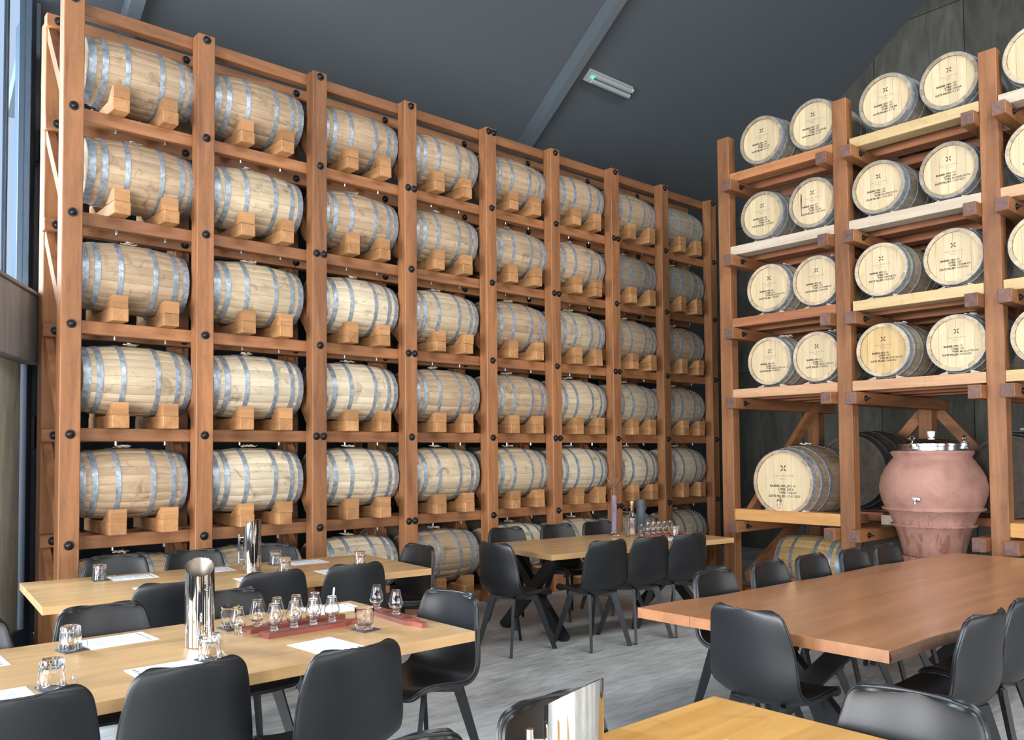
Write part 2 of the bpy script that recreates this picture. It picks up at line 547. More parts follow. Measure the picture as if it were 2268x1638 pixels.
# open glass door beside the long rack
def build_door():
    H = Vector((1.645, 8.05, 0)); d = Vector((-.482, -.906, 0)).normalized()
    rz = math.atan2(d.y, d.x)
    me = MB().box(0, .13, -.05, .05, 0, 5.62, .004).box(1.17, 1.3, -.05, .05, 0, 5.62, .004).box(.13, 1.17, -.05, .05, 0, .2).mesh('door_1', M['steel_dark'])
    dr = struct('door_1', me, loc=H, rot=(0, 0, rz))
    obj('glass_pane', MB().box(.13, .56, -.006, .006, 2.98, 5.62).mesh('glass_pane', M['door_glass']), dr)
    obj('glass_pane', MB().box(.6, 1.17, -.006, .006, 2.98, 5.62).mesh('glass_pane', M['door_glass']), dr)
    obj('glazing_bar', MB().box(.56, .6, -.015, .015, 2.98, 5.62).mesh('glazing_bar', M['steel_dark']), dr)
    bx = obj('transom_box', MB().box(.06, 1.3, -.02, .14, 2.40, 2.96, .006).mesh('transom_box', M['box_timber']), dr)
    obj('box_lid', MB().box(.04, 1.3, -.03, .16, 2.962, 2.99, .004).mesh('box_lid', M['box_timber']), bx)
    obj('plywood_panel', MB().box(.2, 1.17, -.02, .02, .2, 2.398).mesh('plywood_panel', M['ply_grey']), dr)
    for z in (4.3, 1.83):
        obj('hinge', MB().box(-.03, .03, .05, .085, z - .14, z + .14, .006).mesh('hinge', M['bolt']), dr)
    # steel column that carries the door
    struct('trim_9', MB().box(1.655, 1.735, 8.08, 8.7, 0, 5.6, .004).mesh('door_post', M['steel_dark']))
build_door()

# emergency light on the sloping ceiling
def build_emergency():
    c = Vector((8.08, 7.1, roof_z(7.1)))
    t = thing('emergency_light', 'grey emergency batten light with a green lamp on the sloping ceiling', 'light', c)
    ang = -math.atan(SL)
    t.rotation_euler = (ang, 0, 0)
    obj('housing', MB().box(-.42, .42, -.085, .085, -.045, 0, .012).mesh('housing', M['lamp_body']), t)
    m = MB()
    for s in (-1, 1):
        m.lathe([(.034, -.33), (.034, .38)], 14, Matrix.Translation((.0, s * .036, -.06)) @ Matrix.Rotation(math.pi / 2, 4, 'Y'))
    obj('ribbed_lens', m.mesh('ribbed_lens', M['lamp_lens'], 40), t)
    obj('end_plate', MB().box(-.4, -.335, -.07, .07, -.065, -.045, .006).mesh('end_plate', M['lamp_body']), t)
    for s in (-1, 1):
        obj('end_cap', MB().box(.385, .43, s * .04 - .028, s * .04 + .028, -.07, -.03, .01).mesh('end_cap', M['white_plastic']), t)
    obj('green_lamp', MB().lathe([(.0, -.02), (.016, -.015), (.016, .0)], 12, Matrix.Translation((-.345, -.01, -.068))).mesh('green_lamp', M['led'], 40), t)
build_emergency()

# ------------------------------------------------------------------ barrels
class Barrel:
    """meshes of one barrel size, axis along x, front head at -x"""
    def __init__(s, L, Rb, Re, wood_mat, hoop_mat, ns=24, hoops=None, head_mat=None, back_mat=None):
        s.L, s.Rb, s.Re, s.ns = L, Rb, Re, ns
        h = L / 2
        s.r = lambda x: Re + (Rb - Re) * (1 - (x / h) ** 2)
        T = .022
        TH = .03
        seg = 9
        xs = [-h + L * i / (seg - 1) for i in range(seg)]
        half = math.pi / ns
        def stave(mb, ang):
            vs, fs = [], []
            for x in xs:
                R = s.r(x)
                for (a, rr) in ((-half * .985, R - .0022), (-half * .86, R), (half * .86, R), (half * .985, R - .0022), (half * .985, R - T - (TH - T) * (abs(x) > h * .9)), (-half * .985, R - T - (TH - T) * (abs(x) > h * .9))):
                    t = ang + a
                    vs.append((x, rr * math.sin(t), rr * math.cos(t)))
            for i in range(seg - 1):
                for k in range(6):
                    l = (k + 1) % 6
                    fs.append((i * 6 + k, i * 6 + l, (i + 1) * 6 + l, (i + 1) * 6 + k))
            fs.append(tuple(range(5, -1, -1))); fs.append(tuple((seg - 1) * 6 + k for k in range(6)))
            mb.add(vs, fs)
        m = MB(); stave(m, 0)
        s.stave = m.mesh('stave', wood_mat, 35)
        m = MB()
        for i in range(ns):
            stave(m, 2 * math.pi * i / ns)
        s.body = m.mesh('barrel_body', wood_mat, 35)
        # hoops
        s.hoops = []
        hoops = hoops or ((.995, .865), (.77, .665), (.365, .275))
        for sg in (-1, 1):
            for (a, b) in hoops:
                x0, x1 = sorted((sg * a * h, sg * b * h))
                pr = [(s.r(x0) - .003, x0), (s.r(x0) + .004, x0), (s.r((x0 + x1) / 2) + .0045, (x0 + x1) / 2), (s.r(x1) + .004, x1), (s.r(x1) - .003, x1)]
                s.hoops.append(MB().lathe(pr, 40, Matrix.Rotation(math.pi / 2, 4, 'Y'), closed=True).mesh('hoop', hoop_mat, 35))
        # heads: boards cut to a circle, recessed
        Rh = Re - TH + .001
        s.Rh, s.hx = Rh, h - .032
        s.disc = MB().lathe([(Rh, -.011), (Rh, .011)], 40, Matrix.Rotation(math.pi / 2, 4, 'Y')).mesh('head', back_mat or head_mat or M['head_pale'], 35)
        s.boards = []
        ws = [-1, -.66, -.30, .02, .36, .68, 1]
        for a, b in zip(ws[:-1], ws[1:]):
            poly = []
            A, B = a * Rh + .0008, b * Rh - .0008
            n = 8
            for k in range(n + 1):
                y = A + (B - A) * k / n
                poly.append((y, -math.sqrt(max(0, Rh * Rh - y * y))))
            for k in range(n + 1):
                y = B + (A - B) * k / n
                poly.append((y, math.sqrt(max(0, Rh * Rh - y * y))))
            poly = [p for i, p in enumerate(poly) if i == 0 or (Vector(p) - Vector(poly[i - 1])).length > 1e-4]
            # polygon is in (y, z) -> extrude along x
            Mx = Matrix(((0, 0, 1, 0), (1, 0, 0, 0), (0, 1, 0, 0), (0, 0, 0, 1)))
            s.boards.append(MB().prism(poly, -.011, .011, Mx).mesh('head_board', head_mat or M['head_pale']))
def cloth_mesh(k):
    rnd = random.Random(k)
    m = MB()
    for q in range(4):
        a = rnd.uniform(0, 6.28); l = rnd.uniform(.04, .075)
        pts = []
        for i in range(6):
            t = i / 5 - .5
            pts.append((math.cos(a) * l * t * 2 + rnd.uniform(-.006, .006), math.sin(a) * l * t * 2 + rnd.uniform(-.006, .006), .006 + rnd.uniform(0, .018)))
        vs, fs = [], []
        w = rnd.uniform(.01, .02)
        for (x, y, z) in pts:
            px, py = -math.sin(a) * w, math.cos(a) * w
            vs += [(x + px, y + py, z), (x - px, y - py, z + rnd.uniform(-.004, .01)), (x + px, y + py, z - .003), (x - px, y - py, z - .003)]
        for i in range(5):
            b = i * 4
            fs += [(b, b + 4, b + 5, b + 1), (b + 2, b + 3, b + 7, b + 6), (b, b + 2, b + 6, b + 4), (b + 1, b + 5, b + 7, b + 3)]
        fs += [(0, 1, 3, 2), (20, 22, 23, 21)]
        m.add(vs, fs)
    return m.mesh('bung_cloth', M['cloth'])
CLOTHS = [cloth_mesh(k) for k in range(4)]

def text_mesh(lines):
    """flat lettering as a mesh: lines = [(text, size, x, y, align, italic)] in the xy plane"""
    vs, fs = [], []
    dg = bpy.context.evaluated_depsgraph_get
    for (txt, size, x, y, al, shear, extra) in lines:
        cu = bpy.data.curves.new('lettering', 'FONT')
        cu.body = txt; cu.size = size; cu.align_x = al; cu.shear = shear
        cu.offset = extra
        cu.resolution_u = 2
        o = bpy.data.objects.new('lettering', cu)
        COL.objects.link(o)
        bpy.context.view_layer.update()
        me = bpy.data.meshes.new_from_object(o.evaluated_get(dg()))
        n = len(vs)
        vs += [(v.co.x + x, v.co.y + y, 0.0) for v in me.vertices]
        fs += [tuple(i + n for i in p.vertices) for p in me.polygons]
        bpy.data.objects.remove(o); bpy.data.curves.remove(cu); bpy.data.meshes.remove(me)
    m = MB(); m.v, m.f = vs, fs
    return m
def logo(m, c, s, w):
    for a in (45, 135, 225, 315):
        t = math.radians(a)
        d = Vector((math.cos(t), math.sin(t))); n = Vector((-d.y, d.x)) * w
        p, q = Vector(c) + d * s * .22, Vector(c) + d * s
        m.add([(*(p - n), 0), (*(q - n), 0), (*(q + n), 0), (*(p + n), 0)], [(0, 1, 2, 3)])
FACE = Matrix(((0, 0, -1, 0), (-1, 0, 0, 0), (0, 1, 0, 0), (0, 0, 0, 1)))   # text plane -> faces -x
STENCIL = {}
def stencil(parent, hx, R, info, k=1.0, dy=0.0):
    """logo, name and the four filled-in lines on a barrel head"""
    key = (round(R, 3), info)
    if key not in STENCIL:
        no, li, ty, da = info
        u = R / .23
        a = MB(); logo(a, (0, .110 * u), .030 * u, .0040 * u)
        x0, x1, z0, dz, q = .020 * u, .026 * u, -.036 * u, .0262 * u, .0245 * u
        m2 = text_mesh([(w, q, x0, z0 - dz * i, 'RIGHT', 0, .0009) for i, w in enumerate(('BARREL NO:', 'LITRE:', 'TYPE:', 'DATE FILLED:'))] +
                       [(w, q, x1, z0 - dz * i, 'LEFT', .2, .0003) for i, w in enumerate((no, li, ty, da))])
        b = text_mesh([('C A L L I N G T O N', .0185 * u, 0, .045 * u, 'CENTER', 0, 0), ('M I L L', .0185 * u, 0, .020 * u, 'CENTER', 0, 0)])
        STENCIL[key] = (a.mesh('logo', M['ink']), m2.mesh('stencil', M['ink']), b.mesh('maker_name', M['ink_soft']))
    for nm, me in zip(('logo', 'stencil', 'maker_name'), STENCIL[key]):
        o = obj(nm, me, parent)
        o.matrix_local = Matrix.Translation((-hx - .0125, 0, 0)) @ FACE

def barrel(kind, loc, label, group, full=True, mat=None, info=None, cloth=None, hmat=None, rot=0.0, roll=0.0, name='barrel', bare=False):
    t = thing(name, label, 'barrel', loc, rot, group)
    if full:
        for i in range(kind.ns):
            obj('stave', kind.stave, t, rot=(2 * math.pi * i / kind.ns + roll, 0, 0), mat=mat)
    else:
        obj('body', kind.body, t, mat=mat)
    for h in kind.hoops:
        obj('hoop', h, t)
    if bare:
        obj('head', kind.disc, t, loc=(-kind.hx, 0, 0)); 
    else:
        for bd in kind.boards:
            obj('head_board', bd, t, loc=(-kind.hx, 0, 0), mat=hmat)
    obj('head', kind.disc, t, loc=(kind.hx, 0, 0))
    if info:
        stencil(t, kind.hx, kind.Rh, info)
    if cloth is not None:
        obj('bung_cloth', CLOTHS[cloth % 4], t, loc=(random.uniform(-.03, .03), 0, kind.Rb), rot=(0, 0, random.uniform(0, 3)))
    return t

# ------------------------------------------------------------------ the long rack (left and middle of the photograph)
PX = [1.738, 2.784, 3.876, 4.918, 6.005, 7.012, 8.091, 9.108, 10.218]
LZ = {1: 5.201, 2: 4.346, 3: 3.511, 4: 2.646, 5: 1.794, 6: .945, 7: .06}
PD, PT = .13, 5.25           # post depth, post top
RY = 7.575                   # front face of the rear posts
bolt_me = MB().lathe([(.036, 0), (.036, .006), (.026, .008), (.024, .018), (.014, .026), (0, .028)], 14, Matrix.Rotation(math.pi / 2, 4, 'X')).mesh('bolt', M['bolt'], 40)
stud_me = MB().lathe([(.036, 0), (.036, .006), (.026, .008), (.024, .018), (.014, .026), (.009, .027), (.009, .05), (0, .05)], 14, Matrix.Rotation(math.pi / 2, 4, 'X')).mesh('bolt', M['bolt'], 40)
def build_long_rack():
    t = thing('barrel_rack', 'tall reddish timber rack with eight bays of barrels along the back wall', 'rack', (PX[0], D, 0))
    off = Vector((-PX[0], -D, 0))
    post = MB().box(-.075, .075, 0, PD, 0, PT, .006).mesh('post', M['timber_z'])
    rear = MB().box(-.075, .075, 0, .15, 0, PT - .02, .006).mesh('post', M['timber_z'])
    double = {(2, 3), (2, 5), (3, 2), (3, 4), (3, 6), (5, 3), (6, 2), (6, 4), (5, 5), (6, 6), (4, 1)}
    for k, x in enumerate(PX):
        p = obj('post', post, t, loc=Vector((x, D, 0)) + off)
        obj('post', rear, t, loc=Vector((x, RY, 0)) + off)
        for j in range(1, 7):
            for dx in ((-.038, .038) if (k, j) in double else (0,)):
                obj('bolt', stud_me if k >= 4 or j == 1 and k > 1 else bolt_me, p, loc=(dx, 0, LZ[j]))
    splice = {1: (0, 4, 8), 2: (0, 3, 6, 8), 3: (0, 2, 5, 8), 4: (0, 3, 6, 8), 5: (0, 2, 5, 8), 6: (0, 3, 6, 8), 7: (0, 3, 6, 8)}
    for j, z in LZ.items():
        hh = .052 if j < 7 else .06
        sp = splice[j]
        for a, b in zip(sp[:-1], sp[1:]):
            x0 = PX[a] + (.004 if a else -.04); x1 = PX[b] - (.004 if b < 8 else -.075)
            l = x1 - x0
            me = MB().box(0, l, 0, .09, -hh, hh, .005).mesh('rail', M['timber_x'])
            obj('rail', me, t, loc=Vector((x0, D + PD + .001, z)) + off)
            if a == 0:
                me = MB().box(-.05, l, 0, .09, -hh, hh, .005).mesh('rail', M['timber_x'])
            r = obj('rail', me, t, loc=Vector((x0, RY - .091, z)) + off)
            for k in range(a, b + 1):
                if j < 7 and k < 8:
                    obj('bolt', bolt_me, r, loc=(PX[k] - x0 + (.0 if k > 0 else .0), 0, .0))
    # timber bearers and wedge chocks, two under each barrel
    bear = MB().box(-.065, .065, 0, .70, 0, .105, .005).mesh('bearer', M['cradle_y'])
    ch = [(0, .105), (.2, .105), (.078, .20), (0, .205)]
    Mx = Matrix(((0, 0, 1, 0), (1, 0, 0, 0), (0, 1, 0, 0), (0, 0, 0, 1)))
    chock = MB().prism(ch, -.06, .06, Mx).mesh('chock', M['cradle_x'])
    ch2 = [(.70 - y, z) for y, z in reversed(ch)]
    chock2 = MB().prism(ch2, -.06, .06, Mx).mesh('chock', M['cradle_x'])
    nub = MB().lathe([(.012, -.03), (.012, 0)], 8).mesh('bolt_end', M['steel'], 40)
    rnd = random.Random(3)
    for b in range(8):
        c = (PX[b] + PX[b + 1]) / 2
        for row in range(1, 7):
            z = LZ[row + 1] + (.052 if row < 6 else .06)
            for dx in (-.165, .235 if b < 1 else .205):
                o = obj('bearer', bear, t, loc=Vector((c + dx + rnd.uniform(-.012, .012), D - .005 + rnd.uniform(-.012, .012), z)) + off, rot=(0, 0, rnd.uniform(-.02, .02)))
                obj('chock', chock, o, loc=(rnd.uniform(-.006, .006), rnd.uniform(-.006, .006), .0005), rot=(0, 0, rnd.uniform(-.03, .03)))
                obj('chock', chock2, o, loc=(0, 0, .0005))
                if row < 6:
                    obj('bolt_end', nub, o, loc=(.01, .175, -.105))
    # diagonal braces in each cross frame
    for k, x in enumerate(PX):
        for j in range(1, 7):
            z1 = LZ[j] - .06; z0 = LZ[j + 1] + (.16 if j < 6 else .2)
            me = MB().bar((-.035, RY - D + .01, z1), (-.035, PD - .01, z0), .06, .085, side=(1, 0, 0)).mesh('brace', M['timber_z'])
            obj('brace', me, t, loc=Vector((x + .0, D, 0)) + off)
build_long_rack()

KA = Barrel(.86, .293, .25, M['oak_tan'], M['hoop'])
tones = {0: ['oak_tan', 'oak_tan', 'oak_tan', 'oak_mid', 'oak_tan', 'oak_tan'], 1: ['oak_tan', 'oak_mid', 'oak_mid', 'oak_pale', 'oak_pale', 'oak_mid'],
         2: ['oak_tan', 'oak_tan', 'oak_pale', 'oak_pale', 'oak_pale', 'oak_pale'], 3: ['oak_tan', 'oak_tan', 'oak_mid', 'oak_tan', 'oak_mid', 'oak_tan'],
         4: ['oak_tan', 'oak_tan', 'oak_tan', 'oak_tan', 'oak_mid', 'oak_pale'], 5: ['oak_tan', 'oak_tan', 'oak_mid', 'oak_mid', 'oak_pale', 'oak_mid'],
         6: ['oak_tan', 'oak_grey', 'oak_tan', 'oak_mid', 'oak_pale', 'oak_mid'], 7: ['oak_grey', 'oak_grey', 'oak_tan', 'oak_mid', 'oak_pale', 'oak_pale']}
TIER = ['top tier', 'second tier down', 'third tier down', 'fourth tier down', 'fifth tier down', 'bottom tier']
INFO0 = [('126', '100', 'TK CREAM', '8.2.22'), ('98', '100', 'TK-PX', '11/01/2022'), None, ('75', '100', 'MUSCAT', '29/6/2022'), None, None]
def fill_long_rack():
    rnd = random.Random(11)
    for b in range(8):
        c = (PX[b] + PX[b + 1]) / 2
        if b == 4: c += .015
        for row in range(1, 7):
            z = LZ[row + 1] + (.052 if row < 6 else .06) + .108 + .293
            lab = 'oak barrel, %s, %s bay from the left, long rack' % (TIER[row - 1], ORD[b])
            if b == 0: c = (PX[0] + PX[1]) / 2 + (.04, .045, .0, .018, .0, .0)[row - 1]
            barrel(KA, (c + rnd.uniform(-.006, .006) - .005, D + .345 + rnd.uniform(-.012, .006), z), lab, 'barrels in the long rack', full=(b <= 4),
                   mat=M[tones[b][row - 1]], info=INFO0[row - 1] if b == 0 else None, cloth=(b + row) if row >= 2 else None, roll=rnd.uniform(0, .2), bare=(b > 0))
    KR = Barrel(.86, .30, .262, M['oak_grey'], M['hoop'])
    for b in range(3, 7):
        c = (PX[b] + PX[b + 1]) / 2
        for row in range(1, 7):
            z = LZ[row + 1] + (.052 if row < 6 else .06) + .108 + .3
            if row == 1: continue
            barrel(KR, (c + .06, D + 1.10, z), 'shadowed barrel behind the front one, %s, %s bay of long rack' % (TIER[row - 1], ORD[b]),
                   'second rank of barrels in the long rack', full=False, bare=True)
fill_long_rack()
def rear_rank_rails():
    rk = bpy.data.objects['barrel_rack']
    for j in range(3, 8):
        z = LZ[j] + (.052 if j < 7 else .06) + .108
        for y in (D + .90, D + 1.30):
            me = MB().box(PX[3] + .1, PX[7] + .3, -.04, .04, z - .06, z + .066, .004).mesh('rear_rail', M['timber_x'])
            o = obj('rear_rail', me, rk, loc=(-PX[0], y - D, 0))
    for x in (PX[3] + .2, PX[5], PX[7] + .2):
        for y in (D + .84, D + 1.36):
            me = MB().box(-.05, .05, -.02, .02, 0, 4.0, .004).mesh('rear_upright', M['timber_z'])
            obj('rear_upright', me, rk, loc=(x - PX[0], y - D, 0))
rear_rank_rails()

# ------------------------------------------------------------------ the right rack, barrels with their heads to the room
BX = 8.1227
BY = [5.4216, 4.0463, 2.6710, 1.2956]
BZ = [4.585, 3.755, 2.94, 2.145, .79]
BT = 5.192
BACK = 10.02
def build_right_rack():
    t = thing('barrel_rack', 'tall orange timber rack at the right with barrel heads facing the tables', 'rack', (BX, BY[0], 0))
    off = Vector((-BX, -BY[0], 0))
    post = MB().box(0, .13, -.075, .075, 0, BT, .006).mesh('post', M['timber_z'])
    rear = MB().box(0, .15, -.075, .075, 0, BT - .1, .006).mesh('post', M['timber_z'])
    for y in BY:
        obj('post', post, t, loc=Vector((BX, y, 0)) + off)
        obj('post', rear, t, loc=Vector((BACK, y, 0)) + off)
    beam = MB().box(0, BACK + .25 - BX + .12, -.055, .055, -.06, .06, .004).mesh('beam', M['timber_x'])
    cap = MB().box(-.004, 0, -.05, .05, -.055, .055).mesh('end_grain', M['endgrain'])
    sidebolt = MB().lathe([(.03, 0), (.03, .006), (.02, .008), (.018, .02), (.008, .022), (.008, .05), (0, .05)], 12, Matrix.Rotation(math.pi / 2, 4, 'X')).mesh('bolt', M['bolt'], 40)
    boards = {(0, 0): 'board_orange', (0, 1): 'board_pine', (0, 2): 'board_pale', (1, 0): 'board_pale', (1, 1): 'board_pale', (1, 2): 'board_pink',
              (2, 0): 'board_red', (2, 1): 'board_pine', (2, 2): 'board_pine', (3, 0): 'board_pink', (3, 1): 'board_pink', (3, 2): 'board_pine',
              (4, 0): 'board_gold', (4, 2): 'board_gold'}
    wedge = MB().prism([(-.045, 0), (.045, 0), (.04, .035), (-.03, .012)], -.035, .035, Matrix(((0, 0, 1, 0), (1, 0, 0, 0), (0, 1, 0, 0), (0, 0, 0, 1)))).mesh('wedge', M['board_pale'])
    rnd = random.Random(5)
    for r, z in enumerate(BZ):
        for m in range(3):
            ya, yb = BY[m] - .075 - .056, BY[m + 1] + .075 + .056
            for y, sg in ((ya, -1), (yb, 1)):
                o = obj('beam', beam, t, loc=Vector((BX - .12 - rnd.uniform(0, .03), y, z + rnd.uniform(-.012, .012))) + off)
                obj('end_grain', cap, o)
                if sg < 0:
                    obj('bolt', sidebolt, o, loc=(.2, -.055, 0))
            # boards lying across the beams
            ht = .1 if r < 4 else .125
            for i, (x0, x1) in enumerate(((.0, .19), (.43, .62), (.95, 1.14), (1.42, 1.61))):
                if r == 4 and m == 1 and i < 2:
                    continue
                mt = M[boards.get((r, m), 'board_pink')] if i == 0 else M['board_red']
                l0, l1 = BY[m] - .02 - (.06 if i == 0 and r in (0, 2) else 0), BY[m + 1] + .077
                if i == 0 and m == 1 and r in (0, 2): l0 = BY[m] - .10
                if x0 < .14: l0 = min(l0, BY[m] - .077)
                me = MB().box(0, x1 - x0, l1 - l0, 0, 0, ht if i == 0 else .09, .004)
                me = MB().box(0, x1 - x0, 0, l0 - l1, 0, ht if i == 0 else .09, .004).mesh('shelf_board', mt)
                obj('shelf_board', me, t, loc=Vector((BX + x0 + .004, l1, z + .072)) + off)
    # end frame and rear diagonals
    for (a, b) in (((8.24, .22), (9.95, 1.12)), ((8.24, .88), (9.95, 2.3))):
        obj('brace', MB().bar((a[0], BY[0] - .16, a[1]), (b[0], BY[0] - .16, b[1]), .07, .11, side=(0, 1, 0)).mesh('brace', M['timber_x']), t, loc=off)
    for m in (1, 2):
        for s in (-1, 1):
            obj('brace', MB().bar((BACK + .19, BY[m] + s * .06, 2.1), (BACK + .19, BY[m] + s * .62, 1.45), .07, .12, side=(1, 0, 0)).mesh('brace', M['timber_y']), t, loc=off)
    obj('base_rail', MB().box(BX, BX + .13, BY[3] + .08, BY[2] - .08, 0, .1, .004).mesh('base_rail', M['timber_y']), t, loc=off)
    obj('base_rail', MB().box(BX + .4, BX + .55, BY[1] - .08, BY[0] + .3, 0, .06, .004).mesh('base_rail', M['timber_y']), t, loc=off)
    return t, wedge
RB, WEDGE = build_right_rack()

KB = Barrel(.78, .285, .256, M['oak_mid'], M['hoop'], head_mat=M['head_pale'])
KBIG = Barrel(1.0, .395, .345, M['oak_tan'], M['hoop'], ns=28, hoops=((.995, .88), (.74, .66), (.44, .36)))
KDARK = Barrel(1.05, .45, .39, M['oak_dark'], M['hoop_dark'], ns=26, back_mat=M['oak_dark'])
KY = Barrel(.86, .30, .262, M['oak_tan_y'], M['hoop'])
# (row, y, z, lines on the head, golden head)
HEADS = [
    (0, 4.951, 4.975, ('134', '100', 'TK  PX', '8 2 22'), 0, 'far left end of the top shelf'),
    (0, 4.356, 4.975, ('128', '100', 'TK/CREAM', '8.2.22'), 0, 'second from the left on the top shelf'),
    (0, 3.590, 4.985, ('132', '100', 'CREAM', '8 2 22'), 0, 'third from the left on the top shelf'),
    (0, 3.011, 4.995, ('133', '100', 'CREAM', '8 2 22'), 0, 'fourth from the left on the top shelf'),
    (1, 4.965, 4.205, ('98', '100', 'TK-PX', '11/01/2022'), 0, 'left of the stained head, second shelf down'),
    (1, 4.370, 4.205, ('97', '100', 'TK-PX', '11/01/2022'), 0, 'with a brown run down its head, second shelf down'),
    (1, 3.685, 4.205, ('112', '100', 'BOURBON-PX', '11/01/2022'), 0, 'third from the left, second shelf down'),
    (1, 3.035, 4.225, ('113', '100', 'BOURBON-PX', '11/01/2022'), 0, 'fourth from the left, second shelf down'),
    (2, 4.895, 3.385, ('89', '100', 'MUSCATEL-PX', '19/8/2021'), 0, 'far left on the third shelf\'s red board'),
    (2, 4.360, 3.385, ('84', '100', 'LA CREM-PX', '14/6/2022'), 0, 'right one on the third shelf\'s red board'),
    (2, 3.681, 3.385, ('32', '100', 'CREAM-PX', '16/6/2022'), 0, 'left one on the third shelf\'s yellow board'),
    (2, 3.006, 3.385, ('33', '100', 'CREAM-PX', '16/6/2022'), 0, 'right one on the third shelf\'s yellow board'),
    (3, 4.906, 2.575, ('68', '100', 'MUSCATEL-PX', '29/6/2022'), 0, 'left one of the pair above the big tapped barrel'),
    (3, 4.372, 2.575, ('63', '200', 'MUSCATEL-PX', '29/6/2022'), 0, 'right one of the pair above the big tapped barrel'),
    (3, 3.671, 2.575, ('78', '100', 'MUSCATEL-PX', '29/6/2022'), 1, 'with a golden head, above the terracotta jar'),
    (3, 3.000, 2.585, ('73', '100', 'MUSCATEL-PX', '29/6/2022'), 0, 'with a pale head, above the terracotta jar'),
]
def fill_right_rack():
    rnd = random.Random(21)
    for i, (r, y, z, info, gold, where) in enumerate(HEADS):
        z = BZ[r] + .072 + .1 + .012 + .285 - .012
        barrel(KB, (BX + .03 + .39 + rnd.uniform(-.01, .02), y, z), 'oak barrel, %s, right rack' % where, 'barrels with stencilled heads in the right rack',
               mat=M['oak_mid' if r > 1 else 'oak_grey'], info=info, cloth=i if r >= 2 else None, hmat=M['head_gold'] if gold else None, roll=rnd.uniform(0, .25))
        if i == 5:
            bb = bpy.context.scene.objects
            th_ = [o for o in bb if o.get('label', '').startswith('oak barrel, with a brown run')][0]
            run = [(-.128, .12), (-.120, .125), (-.117, .06), (-.121, 0), (-.123, -.08), (-.127, -.13), (-.130, -.05), (-.133, .05)]
            o = obj('stain_run', MB().add([(x, y_, 0) for x, y_ in run], [tuple(reversed(range(len(run))))]).mesh('stain_run', M['paddle_dark']), th_)
            o.matrix_local = Matrix.Translation((-KB.hx - .0125, 0, 0)) @ FACE
        for s in (-1, 1):
            w = obj('wedge', WEDGE, RB, loc=(.12, y - BY[0] + s * .14, BZ[r] + .172), rot=(0, 0, 0 if s < 0 else math.pi))
    # barrels cut off by the right edge of the photograph
    for r in range(4):
        z = BZ[r] + .172 + .285
        barrel(KB, (BX + .43, 2.30, z), 'oak barrel cut by the right picture edge, %s shelf from the top' % ORD[r], 'barrels with stencilled heads in the right rack',
               mat=M['oak_mid'], info=('%d' % (140 + r), '100', 'CREAM', '8 2 22') if r == 1 else None, roll=.1)
    # second rank glimpsed between the front barrels
    for r in range(4):
        for q, y in enumerate((3.66, 3.05)):
            barrel(KB, (BX + .43 + .86, y + .1, BZ[r] + .072 + .09 + .285), 'shadowed barrel behind, %s shelf down, %s one, middle bay of right rack' % (ORD[r], ('left', 'right')[q]),
                   'second rank of barrels in the right rack', full=False, mat=M['oak_grey'], bare=True)
    # large barrel with a tap
    b = barrel(KBIG, (BX + .02 + .5, 4.764, 1.29), 'large oak barrel with a small steel tap, left of the terracotta jar', None, mat=M['oak_tan'],
               info=('JJFC-10', '305-8', 'TOKAY', '17-07-2021'), cloth=1, name='large_barrel')
    tp = MB().lathe([(.018, 0), (.018, .012), (.008, .014), (.008, .05), (.011, .052), (.011, .07), (0, .072)], 12, Matrix.Translation((-KBIG.hx - .011, .03, -.19)) @ Matrix.Rotation(-math.pi / 2, 4, 'Y'))
    tp.tube([(-.52, .03, -.19), (-.535, .03, -.2), (-.537, .03, -.235)], .006, 8)
    tp.box(-.53, -.5, .026, .034, -.185, -.16, .002)
    tap = obj('tap', tp.mesh('tap', M['chrome'], 40), b)
    obj('tap_ring', MB().tube([(-.535, .03 + .018 * math.cos(a), -.25 + .03 * math.sin(a)) for a in [i * .5236 for i in range(12)]], .0022, 6, True).mesh('tap_ring', M['steel'], 40), tap)
    for s in (-1, 1):
        obj('wedge', WEDGE, RB, loc=(.1, 4.764 - BY[0] + s * .2, BZ[4] + .172 + .025), rot=(0, 0, 0 if s < 0 else math.pi))
    # barrel lying across on the floor
    b = barrel(KY, (9.0, 4.88, .36), 'golden oak barrel with pale hoops lying crosswise below the big barrel', None, mat=M['oak_tan_y'], bare=True, rot=math.pi / 2, name='floor_barrel')
    for s in (-1, 1):
        tag(obj('floor_chock', MB().prism([(-.07, 0), (.07, 0), (.05, .16), (-.07, .2)] if s > 0 else [(-.07, 0), (.07, 0), (.07, .2), (-.05, .16)], -.3, .3, Matrix(((1, 0, 0, 0), (0, 0, -1, 0), (0, 1, 0, 0), (0, 0, 0, 1)))).mesh('floor_chock', M['board_red']), None, loc=(9.0 - s * .24, 4.88, 0)),
            'red timber chock %s the barrel lying crosswise on the floor' % ('in front of' if s > 0 else 'behind'), 'chock')
    # dark casks in the shadows
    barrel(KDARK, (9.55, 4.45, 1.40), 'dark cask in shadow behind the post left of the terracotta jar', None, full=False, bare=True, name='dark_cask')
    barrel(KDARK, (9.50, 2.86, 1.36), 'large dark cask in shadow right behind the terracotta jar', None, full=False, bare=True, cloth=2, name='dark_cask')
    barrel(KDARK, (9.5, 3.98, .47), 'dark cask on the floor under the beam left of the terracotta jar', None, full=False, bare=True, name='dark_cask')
    tag(obj('timber_offcut', MB().box(0, .3, -.35, .0, 0, .1, .005).mesh('timber_offcut', M['board_pale']), None, loc=(8.75, 4.0, BZ[4] + .062)),
        'weathered pale timber block lying on the low beam left of the terracotta jar', 'timber')
fill_right_rack()

